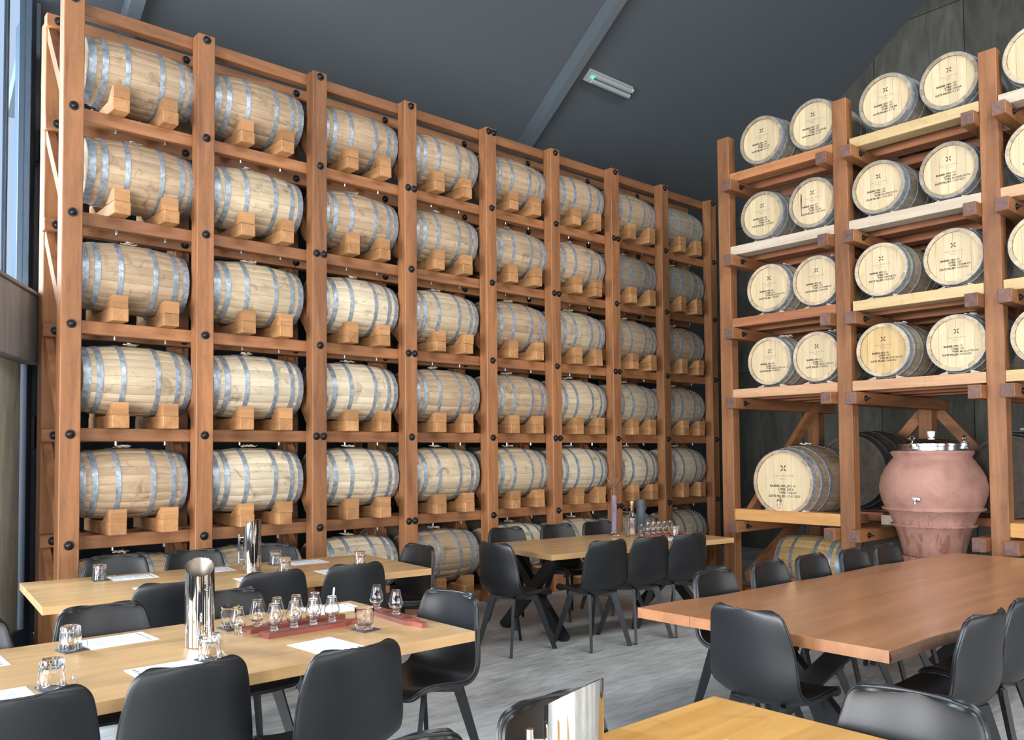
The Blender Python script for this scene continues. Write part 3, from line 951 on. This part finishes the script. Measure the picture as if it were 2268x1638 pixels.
# ------------------------------------------------------------------ terracotta jar
def build_jar():
    t = thing('terracotta_jar', 'big pinkish terracotta jar with a clamped steel lid and a tap', 'jar', (8.56, 3.40, 0))
    obj('plinth', MB().lathe([(0, 0), (.30, 0), (.31, .02), (.31, .57), (.29, .6), (0, .6)], 48).mesh('plinth', M['terracotta'], 40), t)
    prof = [(0, .602), (.262, .602), (.272, .62), (.30, .74), (.335, .86), (.352, .885), (.362, .90), (.355, .918), (.37, .96), (.405, 1.03), (.43, 1.045), (.442, 1.06), (.432, 1.08), (.45, 1.12), (.472, 1.20), (.478, 1.27),
            (.462, 1.36), (.425, 1.44), (.375, 1.515), (.348, 1.545), (.345, 1.56), (.362, 1.585), (.37, 1.60), (.362, 1.615), (.33, 1.62), (.30, 1.615), (.29, 1.58), (0, 1.58)]
    obj('body', MB().lathe(prof, 72).mesh('body', M['terracotta'], 50), t)
    for (R, z) in ((.434, 1.058), (.358, .90)):
        n = 90
        pts = [((R + .008 + .004 * (i % 2)) * math.cos(2 * math.pi * i / n), (R + .008 + .004 * (i % 2)) * math.sin(2 * math.pi * i / n), z + .002 * math.sin(i * 1.9)) for i in range(n)]
        obj('rope_band', MB().tube(pts, .013, 6, True).mesh('rope_band', M['terracotta'], 60), t)
    obj('lid_ring', MB().lathe([(.27, 1.618), (.29, 1.618), (.292, 1.660), (.30, 1.665), (.30, 1.684), (.27, 1.686)], 64, closed=True).mesh('lid_ring', M['steel'], 40), t)
    lid = obj('lid', MB().lathe([(.272, 1.678), (.275, 1.690), (.22, 1.715), (.14, 1.735), (.05, 1.744), (0, 1.745)], 64).mesh('lid', M['chrome'], 50), t)
    obj('knob', MB().lathe([(.018, 1.740), (.02, 1.75), (.03, 1.755), (.037, 1.805), (.03, 1.81), (0, 1.81)], 24).mesh('knob', M['white_plastic'], 40), lid)
    for a in (170, 268, 318, 60):
        A = math.radians(a)
        R_ = Matrix.Rotation(A, 4, 'Z')
        m = MB().box(.285, .345, -.02, .02, 1.635, 1.652, .002).box(.29, .335, -.014, .014, 1.652, 1.69, .002).box(.25, .335, -.012, .012, 1.688, 1.697, .002)
        m.lathe([(.006, 1.697), (.006, 1.715)], 8, Matrix.Translation((.315, 0, 0)))
        m.tube([(.315, .022 * math.cos(i * .5236), 1.738 + .024 * math.sin(i * .5236)) for i in range(12)], .006, 8, True)
        o = obj('clamp', m.mesh('clamp', M['chrome'], 40), t)
        o.rotation_euler = (0, 0, A)
    A = math.radians(186)
    m = MB().lathe([(.026, .0), (.026, .03), (.02, .032), (.02, .05), (.01, .052), (.01, .1), (0, .1)], 16, Matrix.Translation((.455, 0, 1.165)) @ Matrix.Rotation(math.pi / 2, 4, 'Y'))
    m.tube([(.55, 0, 1.165), (.555, 0, 1.15), (.555, 0, 1.125)], .008, 8)
    m.box(.515, .53, -.03, .03, 1.175, 1.183, .002)
    o = obj('tap', m.mesh('tap', M['steel'], 40), t)
    o.rotation_euler = (0, 0, A)
build_jar()

# ------------------------------------------------------------------ tables
TZ = .77
def wavy(n, l, seed, amp):
    rnd = random.Random(seed)
    ph = [rnd.uniform(0, 6.28) for _ in range(3)]
    return [amp * (.6 * math.sin(2.1 * l * i / n + ph[0]) + .3 * math.sin(5.3 * l * i / n + ph[1]) + .15 * math.sin(11 * l * i / n + ph[2])) for i in range(n + 1)]
def x_legs(t, xs, w, yc, mat, wide=.1, thick=.06):
    for x in xs:
        for s in (-1, 1):
            a, b = (x, yc - s * w, 0), (x, yc + s * w * .9, TZ - .055)
            obj('leg', MB().bar((a[0] + (thick * .51 if s > 0 else -thick * .51), a[1], 0.0), (b[0] + (thick * .51 if s > 0 else -thick * .51), b[1], b[2]), wide, thick, side=(0, 1, 0)).mesh('leg', mat), t)
def table(label, loc, rz, L, Wd, mat, nb=6, live=0.0, legs='metal', taper=0.0, leg_x=(.35, None), name='dining_table', leg_w=.36):
    """origin at the left near corner on the floor; boards run along local x"""
    t = thing(name, label, 'table', loc, rz)
    th = .048 if not live else .055
    ys = [Wd * i / nb for i in range(nb + 1)]
    for i in range(nb):
        y0, y1 = ys[i], ys[i + 1]
        g0 = .0006 if i else 0; g1 = .0006 if i < nb - 1 else 0
        if live and i in (0, nb - 1):
            n = 24
            wv = wavy(n, L, 4 + i, live)
            if i == 0:
                poly = [(L * k / n, y0 + wv[k] - wv[0]) for k in range(n + 1)] + [(L, y1 - g1), (0, y1 - g1)]
            else:
                poly = [(0, y0 + g0), (L, y0 + g0)] + [(L * k / n, y1 + wv[k] - wv[0] - taper * k / n) for k in range(n, -1, -1)]
            me = MB().prism(poly, TZ - th, TZ).mesh('board', mat)
            bk = MB()
            sg = -1 if i == 0 else 1
            yy = [(y0 if i == 0 else y1 - taper * k / n) + wv[k] - wv[0] for k in range(n + 1)]
            vs = []
            for k in range(n + 1):
                x = L * k / n
                vs += [(x, yy[k], TZ - .004), (x, yy[k] + sg * .004, TZ - .006), (x, yy[k] + sg * (.012 + .004 * math.sin(k * 2.3)), TZ - th * .6), (x, yy[k] + sg * .006, TZ - th + .001), (x, yy[k], TZ - th + .001)]
            fs = []
            for k in range(n):
                for q_ in range(4):
                    a_ = k * 5 + q_
                    fs.append((a_, a_ + 5, a_ + 6, a_ + 1) if sg > 0 else (a_, a_ + 1, a_ + 6, a_ + 5))
            obj('bark_edge', bk.add(vs, fs).mesh('bark_edge', M['bark'], 60), t)
        else:
            me = MB().box(0, L, y0 + g0, y1 - g1, TZ - th, TZ, .0016).mesh('board', mat)
        obj('board', me, t)
    x1 = L - (leg_x[0] if leg_x[1] is None else leg_x[1])
    if legs == 'metal':
        x_legs(t, (leg_x[0], x1), leg_w, Wd / 2, M['black_metal'])
    elif legs == 'timber':
        x_legs(t, (leg_x[0], x1), leg_w, Wd / 2, M['timber_z'], .14, .09)
    m = MB().box(leg_x[0], x1, Wd / 2 - .04, Wd / 2 + .04, TZ - th - .045, TZ - th - .0005, .003)
    obj('stretcher', m.mesh('stretcher', M['black_metal'] if legs == 'metal' else M['timber_x']), t)
    return t
T1 = table('long oak table in the left foreground with tasting glasses and a steel jug', (.15, 3.158, 0), 0, 2.435, 1.15, M['table_oak']['x'])
R2 = math.atan2(5.086 - 5.339, 3.746 - 1.189)
T2 = table('long oak table on timber legs in front of the left part of the long rack', (1.189, 5.339, 0), R2, 2.57, 1.13, M['table_oak']['x'], legs='timber', leg_x=(.22, .75))
R3 = math.atan2(4.762 - 5.032, 7.218 - 4.956)
T3 = table('oak table on crossed black legs in the middle, carrying a measuring cylinder and a bottle', (4.956, 5.032, 0), R3, 2.28, 1.08, M['table_oak']['x'], leg_x=(.2, .35), leg_w=.42)
T4 = table('large reddish brown table with wavy natural edges at the right', (3.63, 1.638, 0), 0, 3.82, 1.378, M['table_red'], nb=4, live=.034, taper=.2, leg_x=(.55, .7))
T5 = table('golden oak table in the bottom foreground with a steel jug', (.25, .78, 0), 0, 2.27, .974, M['table_gold'], nb=5)
# pale butterfly key in the golden table
def key():
    poly = [(-.05, -.022), (0, -.009), (.05, -.022), (.05, .022), (0, .009), (-.05, .022)]
    o = obj('butterfly_key', MB().prism(poly, TZ + .0002, TZ + .0012).mesh('butterfly_key', M['board_pale']), T5, loc=(1.90, .64, 0), rot=(0, 0, math.pi / 2))
key()

# ------------------------------------------------------------------ chairs
def bake(me, mods):
    o = bpy.data.objects.new('tmp', me); COL.objects.link(o)
    for typ, kw in mods:
        m = o.modifiers.new(typ, typ)
        for k, v in kw.items(): setattr(m, k, v)
    bpy.context.view_layer.update()
    r = bpy.data.meshes.new_from_object(o.evaluated_get(bpy.context.evaluated_depsgraph_get()))
    bpy.data.objects.remove(o)
    return r
def make_chair():
    prof = [(.235, .440, .170), (.225, .462, .205), (.17, .472, .224), (.06, .462, .236), (-.06, .450, .242), (-.135, .452, .244), (-.185, .480, .244), (-.210, .535, .242),
            (-.222, .62, .238), (-.232, .70, .230), (-.242, .77, .219), (-.249, .822, .208), (-.2525, .853, .199), (-.2538, .874, .184), (-.254, .884, .166), (-.254, .888, .140)]
    nu = 12
    vs, fs = [], []
    N = len(prof)
    for i, (y, z, w) in enumerate(prof):
        back = min(1, max(0, (z - .47) / .25)) if i > 4 else 0
        seat = 1 - back
        for k in range(nu + 1):
            u = 2 * k / nu - 1
            zz = z + seat * .035 * abs(u) ** 2.5 - (.03 * abs(u) ** 3 if i < 2 else 0)
            yy = y + back * .055 * u * u * (1 - .35 * max(0, (z - .7) / .2)) + seat * (.0 if i < 5 else .03 * abs(u) ** 2)
            if i >= N - 4:
                zz -= .012 * (1 - u * u) * 0
            vs.append((w * u, yy, zz))
    for i in range(N - 1):
        for k in range(nu):
            a = i * (nu + 1) + k
            fs.append((a, a + 1, a + nu + 2, a + nu + 1))
    me = bpy.data.meshes.new('shell_base'); me.from_pydata(vs, [], fs); me.update()
    me.materials.append(M['leather'])
    shell = bake(me, [('SUBSURF', dict(levels=1, render_levels=1)), ('SOLIDIFY', dict(thickness=.030, offset=0.0)), ('BEVEL', dict(width=.009, segments=2, limit_method='ANGLE', angle_limit=math.radians(50)))])
    shell.name = 'seat_shell'
    shell.polygons.foreach_set('use_smooth', [True] * len(shell.polygons))
    smooth = bake(me, [('SUBSURF', dict(levels=1, render_levels=1))])
    bm = bmesh.new(); bm.from_mesh(smooth)
    e0 = [e for e in bm.edges if e.is_boundary]
    nxt = {}
    for e in e0:
        p, q = e.verts
        nxt.setdefault(p.index, []).append(q.index); nxt.setdefault(q.index, []).append(p.index)
    bm.verts.ensure_lookup_table()
    start = e0[0].verts[0].index
    loop, prev, cur = [start], None, start
    while True:
        n_ = [v for v in nxt[cur] if v != prev][0]
        if n_ == start: break
        loop.append(n_); prev, cur = cur, n_
    pts = [bm.verts[i].co.copy() for i in loop]
    bm.free()
    piping = MB().tube(pts, .0062, 6, True).mesh('piping', M['leather'], 60)
    leg = {}
    for sx in (-1, 1):
        for sy in (-1, 1):
            top, foot = Vector((sx * .13, sy * .12 - .02, .437)), Vector((sx * .212, sy * .245, 0))
            rad = Vector((sx * .7, sy * .7, 0))
            leg[(sx, sy)] = MB().bar(top, foot, .055, .024, side=rad, w2=.036, h2=.022).mesh('leg', M['black_metal'])
    fr = MB().bar((-.15, -.15, .432), (.15, .11, .432), .04, .02, side=(0, 0, 1)).bar((.15, -.15, .430), (-.15, .11, .430), .04, .02, side=(0, 0, 1)).mesh('under_frame', M['black_metal'])
    return shell, piping, leg, fr
CH = make_chair()
FACE_DIR = {'N': 0.0, 'S': math.pi, 'E': -math.pi / 2, 'W': math.pi / 2}
def chair(x, y, face, label, dr=0.0):
    """x, y = where the middle of the back's top edge is"""
    a = FACE_DIR[face] + dr
    f = Vector((-math.sin(a), math.cos(a), 0))
    t = thing('dining_chair', label, 'chair', (x + f.x * .254, y + f.y * .254, 0), a, 'black leather chairs')
    s = obj('seat_shell', CH[0], t)
    obj('piping', CH[1], s)
    for k, me in CH[2].items():
        obj('leg', me, t)
    obj('under_frame', CH[3], t)
    return t
t1, t2, t3, t4, t5 = 'front left oak table', 'back left oak table', 'middle oak table', 'reddish table', 'golden bottom table'
for a in [
    (.605, 2.915, 'N', 'black chair cut by the bottom left corner, near side of the ' + t1, 0),
    (1.143, 2.950, 'N', 'black chair, middle of three near side backs at the ' + t1, 0),
    (1.716, 2.780, 'N', 'black chair, rightmost of three near side backs at the ' + t1, .04),
    (.640, 4.46, 'S', 'black chair at the left picture edge, far side of ' + t1, 0),
    (1.252, 4.46, 'S', 'black chair behind the upturned glass on the far side of the ' + t1, 0),
    (1.885, 4.46, 'S', 'black chair behind the steel jug on the far side of the ' + t1, 0),
    (2.780, 3.56, 'W', 'black chair at the right end of the ' + t1, .12),
    (1.777, 4.915, 'N', 'black chair, leftmost on the near side of the ' + t2, R2),
    (2.406, 4.90, 'N', 'black chair, middle one on the near side of the ' + t2, R2),
    (2.976, 4.86, 'N', 'black chair, rightmost on the near side of the ' + t2, R2),
    (1.945, 6.56, 'S', 'black chair, leftmost on the far side of the ' + t2, R2),
    (2.50, 6.50, 'S', 'black chair, middle one on the far side of the ' + t2, R2),
    (3.09, 6.42, 'S', 'black chair, rightmost on the far side of the ' + t2, R2),
    (3.98, 5.52, 'W', 'black chair at the right end of the ' + t2, R2 + .1),
    (4.455, 5.215, 'E', 'black chair at the left end of the ' + t3, .0),
    (5.27, 4.66, 'N', 'black chair, leftmost on the near side of the ' + t3, R3),
    (5.76, 4.60, 'N', 'black chair, middle one on the near side of the ' + t3, R3),
    (6.22, 4.53, 'N', 'black chair, rightmost on the near side of the ' + t3, R3),
    (5.47, 6.22, 'S', 'black chair, leftmost on the far side of the ' + t3, R3),
    (6.08, 6.13, 'S', 'black chair, middle one on the far side of the ' + t3, R3),
    (6.62, 6.06, 'S', 'black chair behind the measuring cylinder on the far side of the ' + t3, R3),
    (3.44, 2.235, 'E', 'black chair at the left end of the ' + t4, -.08),
    (4.42, 3.10, 'S', 'black chair, first from the left on the far side of the ' + t4, 0),
    (5.02, 3.09, 'S', 'black chair, second from the left on the far side of the ' + t4, 0),
    (5.54, 3.07, 'S', 'black chair, third from the left on the far side of the ' + t4, 0),
    (6.08, 3.03, 'S', 'black chair, fourth from the left on the far side of the ' + t4, 0),
    (6.56, 3.00, 'S', 'black chair before the terracotta jar on the far side of the ' + t4, 0),
    (4.152, 1.40, 'N', 'black chair, left one on the near side of the ' + t4, -.06),
    (4.76, 1.42, 'N', 'black chair at the right picture edge on the near side of the ' + t4, 0),
    (1.77, 1.85, 'S', 'black chair behind the steel jug of the ' + t5, 0),
    (1.22, 1.832, 'S', 'black chair whose top just shows at the lower edge, beside the ' + t5, 0),
    (2.66, 1.115, 'W', 'black chair with a bright sheen at the right end of the ' + t5, 0)]:
    chair(*a)

# ------------------------------------------------------------------ things on the tables
def jug_mesh():
    R, n = .0635, 48
    hi, lo = .39, .318
    def top(t): return (hi + lo) / 2 + (hi - lo) / 2 * math.cos(t)
    vs, fs = [], []
    for i in range(n):
        t = 2 * math.pi * i / n
        c, s = math.cos(t), math.sin(t)
        for (r, z) in ((R - .004, 0), (R, .004), (R, .1), (R, .2), (R, top(t)), (R - .002, top(t) + .0008), (R - .004, top(t)), (R - .004, .2), (R - .004, .008)):
            vs.append((r * c, r * s, z))
    m = 9
    for i in range(n):
        j = (i + 1) % n
        for k in range(m - 1):
            fs.append((i * m + k, j * m + k, j * m + k + 1, i * m + k + 1))
    fs.append(tuple(i * m for i in reversed(range(n))))
    fs.append(tuple(i * m + 8 for i in range(n)))
    b = MB().add(vs, fs).mesh('body', M['chrome'], 40)
    vs, fs = [], []
    for i in range(n):
        t = 2 * math.pi * i / n
        for z in (.0085, .15, top(t) - .003):
            vs.append(((R - .0046) * math.cos(t), (R - .0046) * math.sin(t), z))
    for i in range(n):
        j = (i + 1) % n
        fs += [(i * 3 + 1, j * 3 + 1, j * 3, i * 3), (i * 3 + 2, j * 3 + 2, j * 3 + 1, i * 3 + 1)]
    fs.append(tuple(i * 3 for i in range(n)))
    lining = MB().add(vs, fs).mesh('lining', M['matt_steel'], 40)
    h = MB().tube([(0, 0, .075), (0, 0, .28)], .0085, 16)
    for z in (.095, .255):
        h.tube([(0, 0, z), (-.03, 0, z)], .005, 10)
    return b, h.mesh('handle', M['chrome'], 40), lining
JUG = jug_mesh()
def jug(x, y, ang, hang, label):
    t = thing('steel_jug', label, 'jug', (x, y, TZ + .0005), ang, 'polished steel water jugs')
    obj('body', JUG[0], t)
    obj('lining', JUG[2], t)
    a = hang - ang
    obj('handle', JUG[1], t, loc=(.092 * math.cos(a), .092 * math.sin(a), 0), rot=(0, 0, a))
jug(1.479, 3.765, math.radians(66), math.radians(-84), 'polished steel jug with a slanted top on the front left oak table')
jug(2.665, 5.81, math.radians(-62), math.radians(150), 'polished steel jug with a slanted top on the back left oak table')
jug(1.285, 1.245, math.radians(-78), math.radians(140), 'polished steel jug with a slanted top at the bottom of the picture')

def tumbler_mesh():
    H, R0, R1 = .104, .041, .0485
    def mod(t, z, r):
        return r
    n = 36
    outer = [(0, .0), (R0 - .004, 0), (R0, .004)]
    for k in range(1, 9):
        z = .004 + (H - .006) * k / 8
        outer.append((R0 + (R1 - R0) * z / H, z))
    inner = [(R1 - .002, H), (R1 - .0035, H - .002)] + [(R0 + (R1 - R0) * z / H - .0042, z) for z in (.075, .05, .03)] + [(R0 - .007, .02), (0, .018)]
    prof = outer + inner
    nout = len(outer)
    def m2(t, z, r):
        if r > R0 * .86 and z < .07:
            d = r - (R0 + (R1 - R0) * z / H)
            if d > -.003:
                return r - .0026 * (.5 + .5 * math.cos(12 * t)) * min(1, (.072 - z) / .02)
        return r
    return MB().lathe(prof, 72, mod=m2).mesh('tumbler', M['glass'], 35)
TUM = tumbler_mesh()
coaster_me = MB().box(-.052, .052, -.052, .052, 0, .005, .0012).mesh('coaster', M['slate'])
pip_me = None
def pipette_mesh():
    pr = [(0, 0), (.0011, .001), (.0016, .03), (.0022, .085), (.0024, .1), (.0052, .104), (.0056, .112), (.0056, .138), (.004, .144), (0, .145)]
    return MB().lathe(pr, 12).mesh('pipette', M['soft_plastic'], 40)
PIP = pipette_mesh()
def pipette(loc, rot, label):
    tag(obj('pipette', PIP, None, loc=loc, rot=rot), label, 'pipette', 'small plastic pipettes')
def place_tumbler(x, y, label, up=False, base=0.0, rz=0.0):
    z = TZ + .0005 + base
    o = obj('tumbler', TUM, None, loc=(x, y, z + (0 if up else .104)), rot=(0 if up else math.pi, 0, rz))
    tag(o, label, 'glass', 'cut glass tumblers')
def coaster(x, y, rz, label):
    tag(obj('coaster', coaster_me, None, loc=(x, y, TZ + .0004), rot=(0, 0, rz)), label, 'coaster', 'square slate coasters')
B = .0055
sets = [(1.02, 4.065, .15, 'left of the sheet on the front left oak table', 'left of the sheet on the front left oak table', False, 1),
        (.805, 3.455, .1, 'nearest the bottom left picture corner', 'nearest the bottom left picture corner', False, 1),
        (1.41, 3.475, .2, 'in front of the foreground steel jug', 'in front of the foreground steel jug', False, 1),
        (1.735, 4.03, .1, 'right behind the foreground steel jug', 'right behind the foreground steel jug', True, 0),
        (2.205, 3.545, .12, 'between the two sets of red wooden paddles', 'between the two sets of red wooden paddles', True, 0),
        (1.735, 6.20, R2, 'at the left of the back left table', 'at the left of the back left table', False, 1),
        (2.995, 6.11, R2, 'behind the steel jug of the back left table', 'behind the steel jug of the back left table', False, 1),
        (2.845, 5.66, R2, 'right of the steel jug of the back left table', 'right of the steel jug of the back left table', False, 0),
        (3.435, 5.585, R2, 'at the right end of the back left table', 'at the right end of the back left table', False, 0),
        (6.95, 5.27, R3, 'at the right end of the middle oak table', 'at the right end of the middle oak table', False, 0)]
for (x, y, rz, wh, wh2, up, pp) in sets:
    coaster(x + .006, y, rz, 'dark square coaster under the tumbler ' + wh2)
    place_tumbler(x, y, ('upright' if up else 'upturned') + ' cut glass tumbler ' + wh, up, B, rz)
    if pp:
        pipette((x + .058, y - .045, TZ + B + .006), (math.pi / 2, 0, rz + 2.75), 'plastic pipette beside the tumbler ' + wh)

# tasting glasses
def snifter_mesh():
    out = [(0, 0), (.0175, 0), (.0185, .003), (.017, .007), (.0125, .014), (.0125, .018), (.02, .026), (.0285, .038), (.0325, .052), (.0318, .064), (.0275, .082), (.0235, .1), (.0215, .116), (.0215, .1225)]
    inn = [(.0207, .123), (.0202, .1225), (.0202, .116), (.022, .1), (.026, .082), (.0302, .064), (.0308, .052), (.027, .039), (.019, .0285), (.008, .0235), (0, .0225)]
    return MB().lathe(out + inn, 32).mesh('bowl', M['glass'], 50)
SN = snifter_mesh()
def snifter_print():
    m = MB()
    # small cross and two text lines curved around the bowl, facing local -y
    def P(u, z, r):
        t = -math.pi / 2 + u / r
        return (r * math.cos(t), r * math.sin(t), z)
    for a in (45, 135, 225, 315):
        d = Vector((math.cos(math.radians(a)), math.sin(math.radians(a)))); n = Vector((-d.y, d.x)) * .0008
        p, q = d * .0016, d * .0068
        m.add([P(*(Vector((0, .080)) + w), .0288) for w in (p - n, q - n, q + n, p + n)], [(0, 1, 2, 3)])
    for (z, l, r) in ((.069, .016, .0314), (.0645, .011, .0322)):
        k = int(l / .0016)
        for i in range(k):
            u = -l / 2 + l * i / k
            m.add([P(u, z, r), P(u + .0011, z, r), P(u + .0011, z + .0022, r), P(u, z + .0022, r)], [(0, 1, 2, 3)])
    return m.mesh('logo', M['etch'])
SNP = snifter_print()
VIEW = math.radians(-8)
def snifter(x, y, label, base=0.0, rz=None):
    t = thing('tasting_glass', label, 'glass', (x, y, TZ + .0005 + base), 0, 'tulip shaped tasting glasses')
    t.scale = (1.18, 1.18, 1.03)
    obj('bowl', SN, t)
    obj('logo', SNP, t, rot=(0, 0, math.radians(rz if rz is not None else -10)))
# red wooden paddles; dark discs paint the shade of recesses and handle hole
def paddle(x, y, rz, label, holes=4, L=.42):
    t = thing('serving_paddle', label, 'paddle', (x, y, TZ + .0004), rz, 'red wooden serving paddles')
    w = .046
    poly = [(.008, -w), (L, -w), (L + .02, -w * .75), (L + .05, -.02), (L + .11, -.02), (L + .118, -.012), (L + .118, .012), (L + .11, .02), (L + .05, .02), (L + .02, w * .75), (L, w), (.008, w), (0, w - .008), (0, -w + .008)]
    obj('board', MB().prism(poly, 0, .022).mesh('board', M['paddle']), t)
    for i in range(holes):
        obj('recess_shade', MB().lathe([(.0235, .0222), (.0235, .0226), (0, .0226)], 28).mesh('recess_shade', M['paddle_dark']), t, loc=(.06 + i * (L - .11) / (holes - 1), .006, 0))
    obj('hole_shade', MB().lathe([(.006, .0222), (.006, .0226), (0, .0226)], 14).mesh('hole_shade', M['paddle_dark']), t, loc=(L + .095, 0, 0))
    obj('label_strip', MB().box(.02, L - .02, -w + .003, -w + .013, .0221, .0226).mesh('label_strip', M['charcoal_card']), t)
    return t
PB = .0232
paddle(1.762, 3.725, .0, 'front red wooden paddle with four tasting glasses on the front left oak table')
paddle(1.75, 3.885, -.02, 'red wooden paddle behind the front one on the front left oak table')
paddle(2.49, 3.93, math.radians(-94), 'red wooden paddle at the right end of the front left oak table, two recesses empty')
for i, x in enumerate((1.822, 1.925, 2.028, 2.132)):
    snifter(x, 3.731, 'tasting glass, %s from the left on the front red paddle' % ORD[i], PB)
for i, x in enumerate((1.81, 1.913, 2.016, 2.12)):
    snifter(x, 3.889 - .02 * (x - 1.75), 'tasting glass, %s from the left on the second red paddle' % ORD[i], PB)
snifter(1.712, 3.885, 'tasting glass standing on the bare oak left of the red paddles')
snifter(2.484, 3.87, 'tasting glass, farther one on the right hand red paddle', PB)
snifter(2.47, 3.665, 'tasting glass, nearer one on the right hand red paddle', PB)
pipette((2.128, 3.727, TZ + PB + .026), (0, .14, .35), 'clear plastic pipette standing in the rightmost glass of the front red paddle')

# printed sheets
def sheet_meshes():
    p = MB().box(-.115, .115, -.15, .15, 0, .0008).mesh('sheet', M['paper'])
    m = MB()
    rnd = random.Random(2)
    y = .085
    for i in range(16):
        w = rnd.uniform(.12, .19)
        if i % 4 == 3: w *= .5
        m.add([(-.095, y, .0011), (-.095 + w, y, .0011), (-.095 + w, y - .0035, .0011), (-.095, y - .0035, .0011)], [(3, 2, 1, 0)])
        y -= .0125
    d = MB()
    for i in range(6):
        d.lathe([(.0085, .0011), (.0085, .0013), (0, .0013)], 10, Matrix.Translation((-.085 + i * .034, .118, 0)))
    return p, m.mesh('print', M['print']), d.mesh('pictures', M['print_dark'])
SH = sheet_meshes()
def sheet(x, y, rz, label):
    t = obj('tasting_sheet', SH[0], None, loc=(x, y, TZ + .0004), rot=(0, 0, rz))
    tag(t, label, 'paper', 'printed tasting sheets')
    obj('print', SH[1], t)
    obj('pictures', SH[2], t)
q = math.pi / 2
sheet(1.24, 4.135, -q + .03, 'printed sheet right of the upturned tumbler, far side of front left oak table')
sheet(1.235, 3.43, q, 'printed sheet left of the tumbler in front of the foreground steel jug')
sheet(1.90, 3.365, math.pi + .08, 'printed sheet in front of the red wooden paddles')
sheet(2.37, 4.14, -q - .08, 'printed sheet behind the red wooden paddles')
sheet(.62, 4.08, -q, 'printed sheet cut by the left picture edge, far side of the front left oak table')
sheet(.59, 3.44, q, 'printed sheet cut by the left picture edge, near the bottom left corner')
sheet(1.955, 6.19, -q + R2, 'printed sheet beside the leftmost tumbler of the back left table')
sheet(2.50, 6.14, -q + R2, 'printed sheet left of the steel jug of the back left table')
sheet(3.235, 6.06, -q + R2, 'printed sheet right of the jug at the far side of the back left table')
sheet(1.93, 5.565, q + R2, 'printed sheet at the near left side of the back left table')
sheet(2.58, 5.505, q + R2, 'printed sheet in front of the jug of the back left table')
sheet(3.17, 5.45, q + R2, 'printed sheet at the near right side of the back left table')
sheet(6.72, 5.08, q + R3, 'printed sheet on the right part of the middle oak table')

# measuring cylinder with funnel, bottle, canister, slim cylinders and small glasses on the middle table
def build_lab():
    t = thing('measuring_cylinder', 'tall glass measuring cylinder with violet liquid and a funnel on the middle table', 'cylinder', (6.585, 5.77, TZ + .0005))
    obj('base', MB().lathe([(0, 0), (.058, 0), (.06, .006), (.05, .014), (.032, .022), (0, .024)], 40).mesh('base', M['glass'], 40), t)
    obj('tube', MB().lathe([(.032, .024), (.032, .46), (.036, .468), (.034, .47), (.0295, .46), (.0295, .03), (.0, .028)], 40).mesh('tube', M['glass'], 40), t)
    obj('liquid', MB().lathe([(0, .031), (.0275, .031), (.0275, .41), (0, .41)], 32).mesh('liquid', M['violet'], 40), t)
    obj('funnel', MB().lathe([(.006, .40), (.008, .475), (.03, .51), (.078, .59), (.08, .592), (.076, .592), (.028, .513), (.006, .478), (.0045, .40)], 40, closed=True).mesh('funnel', M['glass'], 40), t)
    t = thing('glass_bottle', 'clear glass bottle with a cork beside the measuring cylinder', 'bottle', (6.715, 5.64, TZ + .0005))
    out = [(0, 0), (.04, 0), (.043, .004), (.043, .17), (.04, .195), (.026, .222), (.0165, .24), (.0155, .31), (.018, .313), (.018, .323), (.0155, .325)]
    inn = [(.011, .325), (.0105, .31), (.0115, .24), (.022, .218), (.037, .19), (.0395, .17), (.0395, .012), (0, .01)]
    obj('bottle_glass', MB().lathe(out + inn, 40).mesh('bottle_glass', M['glass'], 45), t)
    obj('cork', MB().lathe([(.010, .305), (.010, .326), (.016, .328), (.016, .348), (0, .349)], 20).mesh('cork', M['cork'], 40), t)
    t = thing('canister', 'dark grey cylindrical carton behind the clear bottle on the middle table', 'carton', (6.955, 5.72, TZ + .0005))
    obj('tube', MB().lathe([(0, 0), (.048, 0), (.048, .29), (.0475, .291)], 40).mesh('tube', M['charcoal_card'], 40), t)
    obj('cap', MB().lathe([(.0475, .2915), (.0485, .292), (.0485, .352), (.046, .355), (0, .355)], 40).mesh('cap', M['charcoal_card'], 40), t)
    slim_out = [(0, 0), (.028, 0), (.028, .004), (.008, .012), (.0125, .018), (.0125, .205), (.0155, .21), (.0145, .211), (.0105, .205), (.0105, .022), (0, .02)]
    sl = MB().lathe(slim_out, 28).mesh('slim_cylinder', M['glass'], 40)
    for (x, y, w) in ((6.57, 5.57, 'left of the clear bottle'), (6.90, 5.60, 'in front of the dark carton'), (7.02, 5.60, 'right of the dark carton')):
        tag(obj('slim_cylinder', sl, None, loc=(x, y, TZ + .0005)), 'slim small measuring glass %s on the middle table' % w, 'cylinder', 'slim measuring glasses')
    paddle(6.68, 5.40, R3, 'red wooden paddle under the cluster of glasses on the middle table')
    k = 0
    for i in range(5):
        for j in range(2):
            x, y = 6.70 + i * .078, 5.42 + j * .085 - .1 * i * .078
            snifter(x, y, 'tasting glass in the %s row, %s from the left, on the middle table' % (('near', 'far')[j], ORD[i]), PB if j == 0 else 0.0)
build_lab()
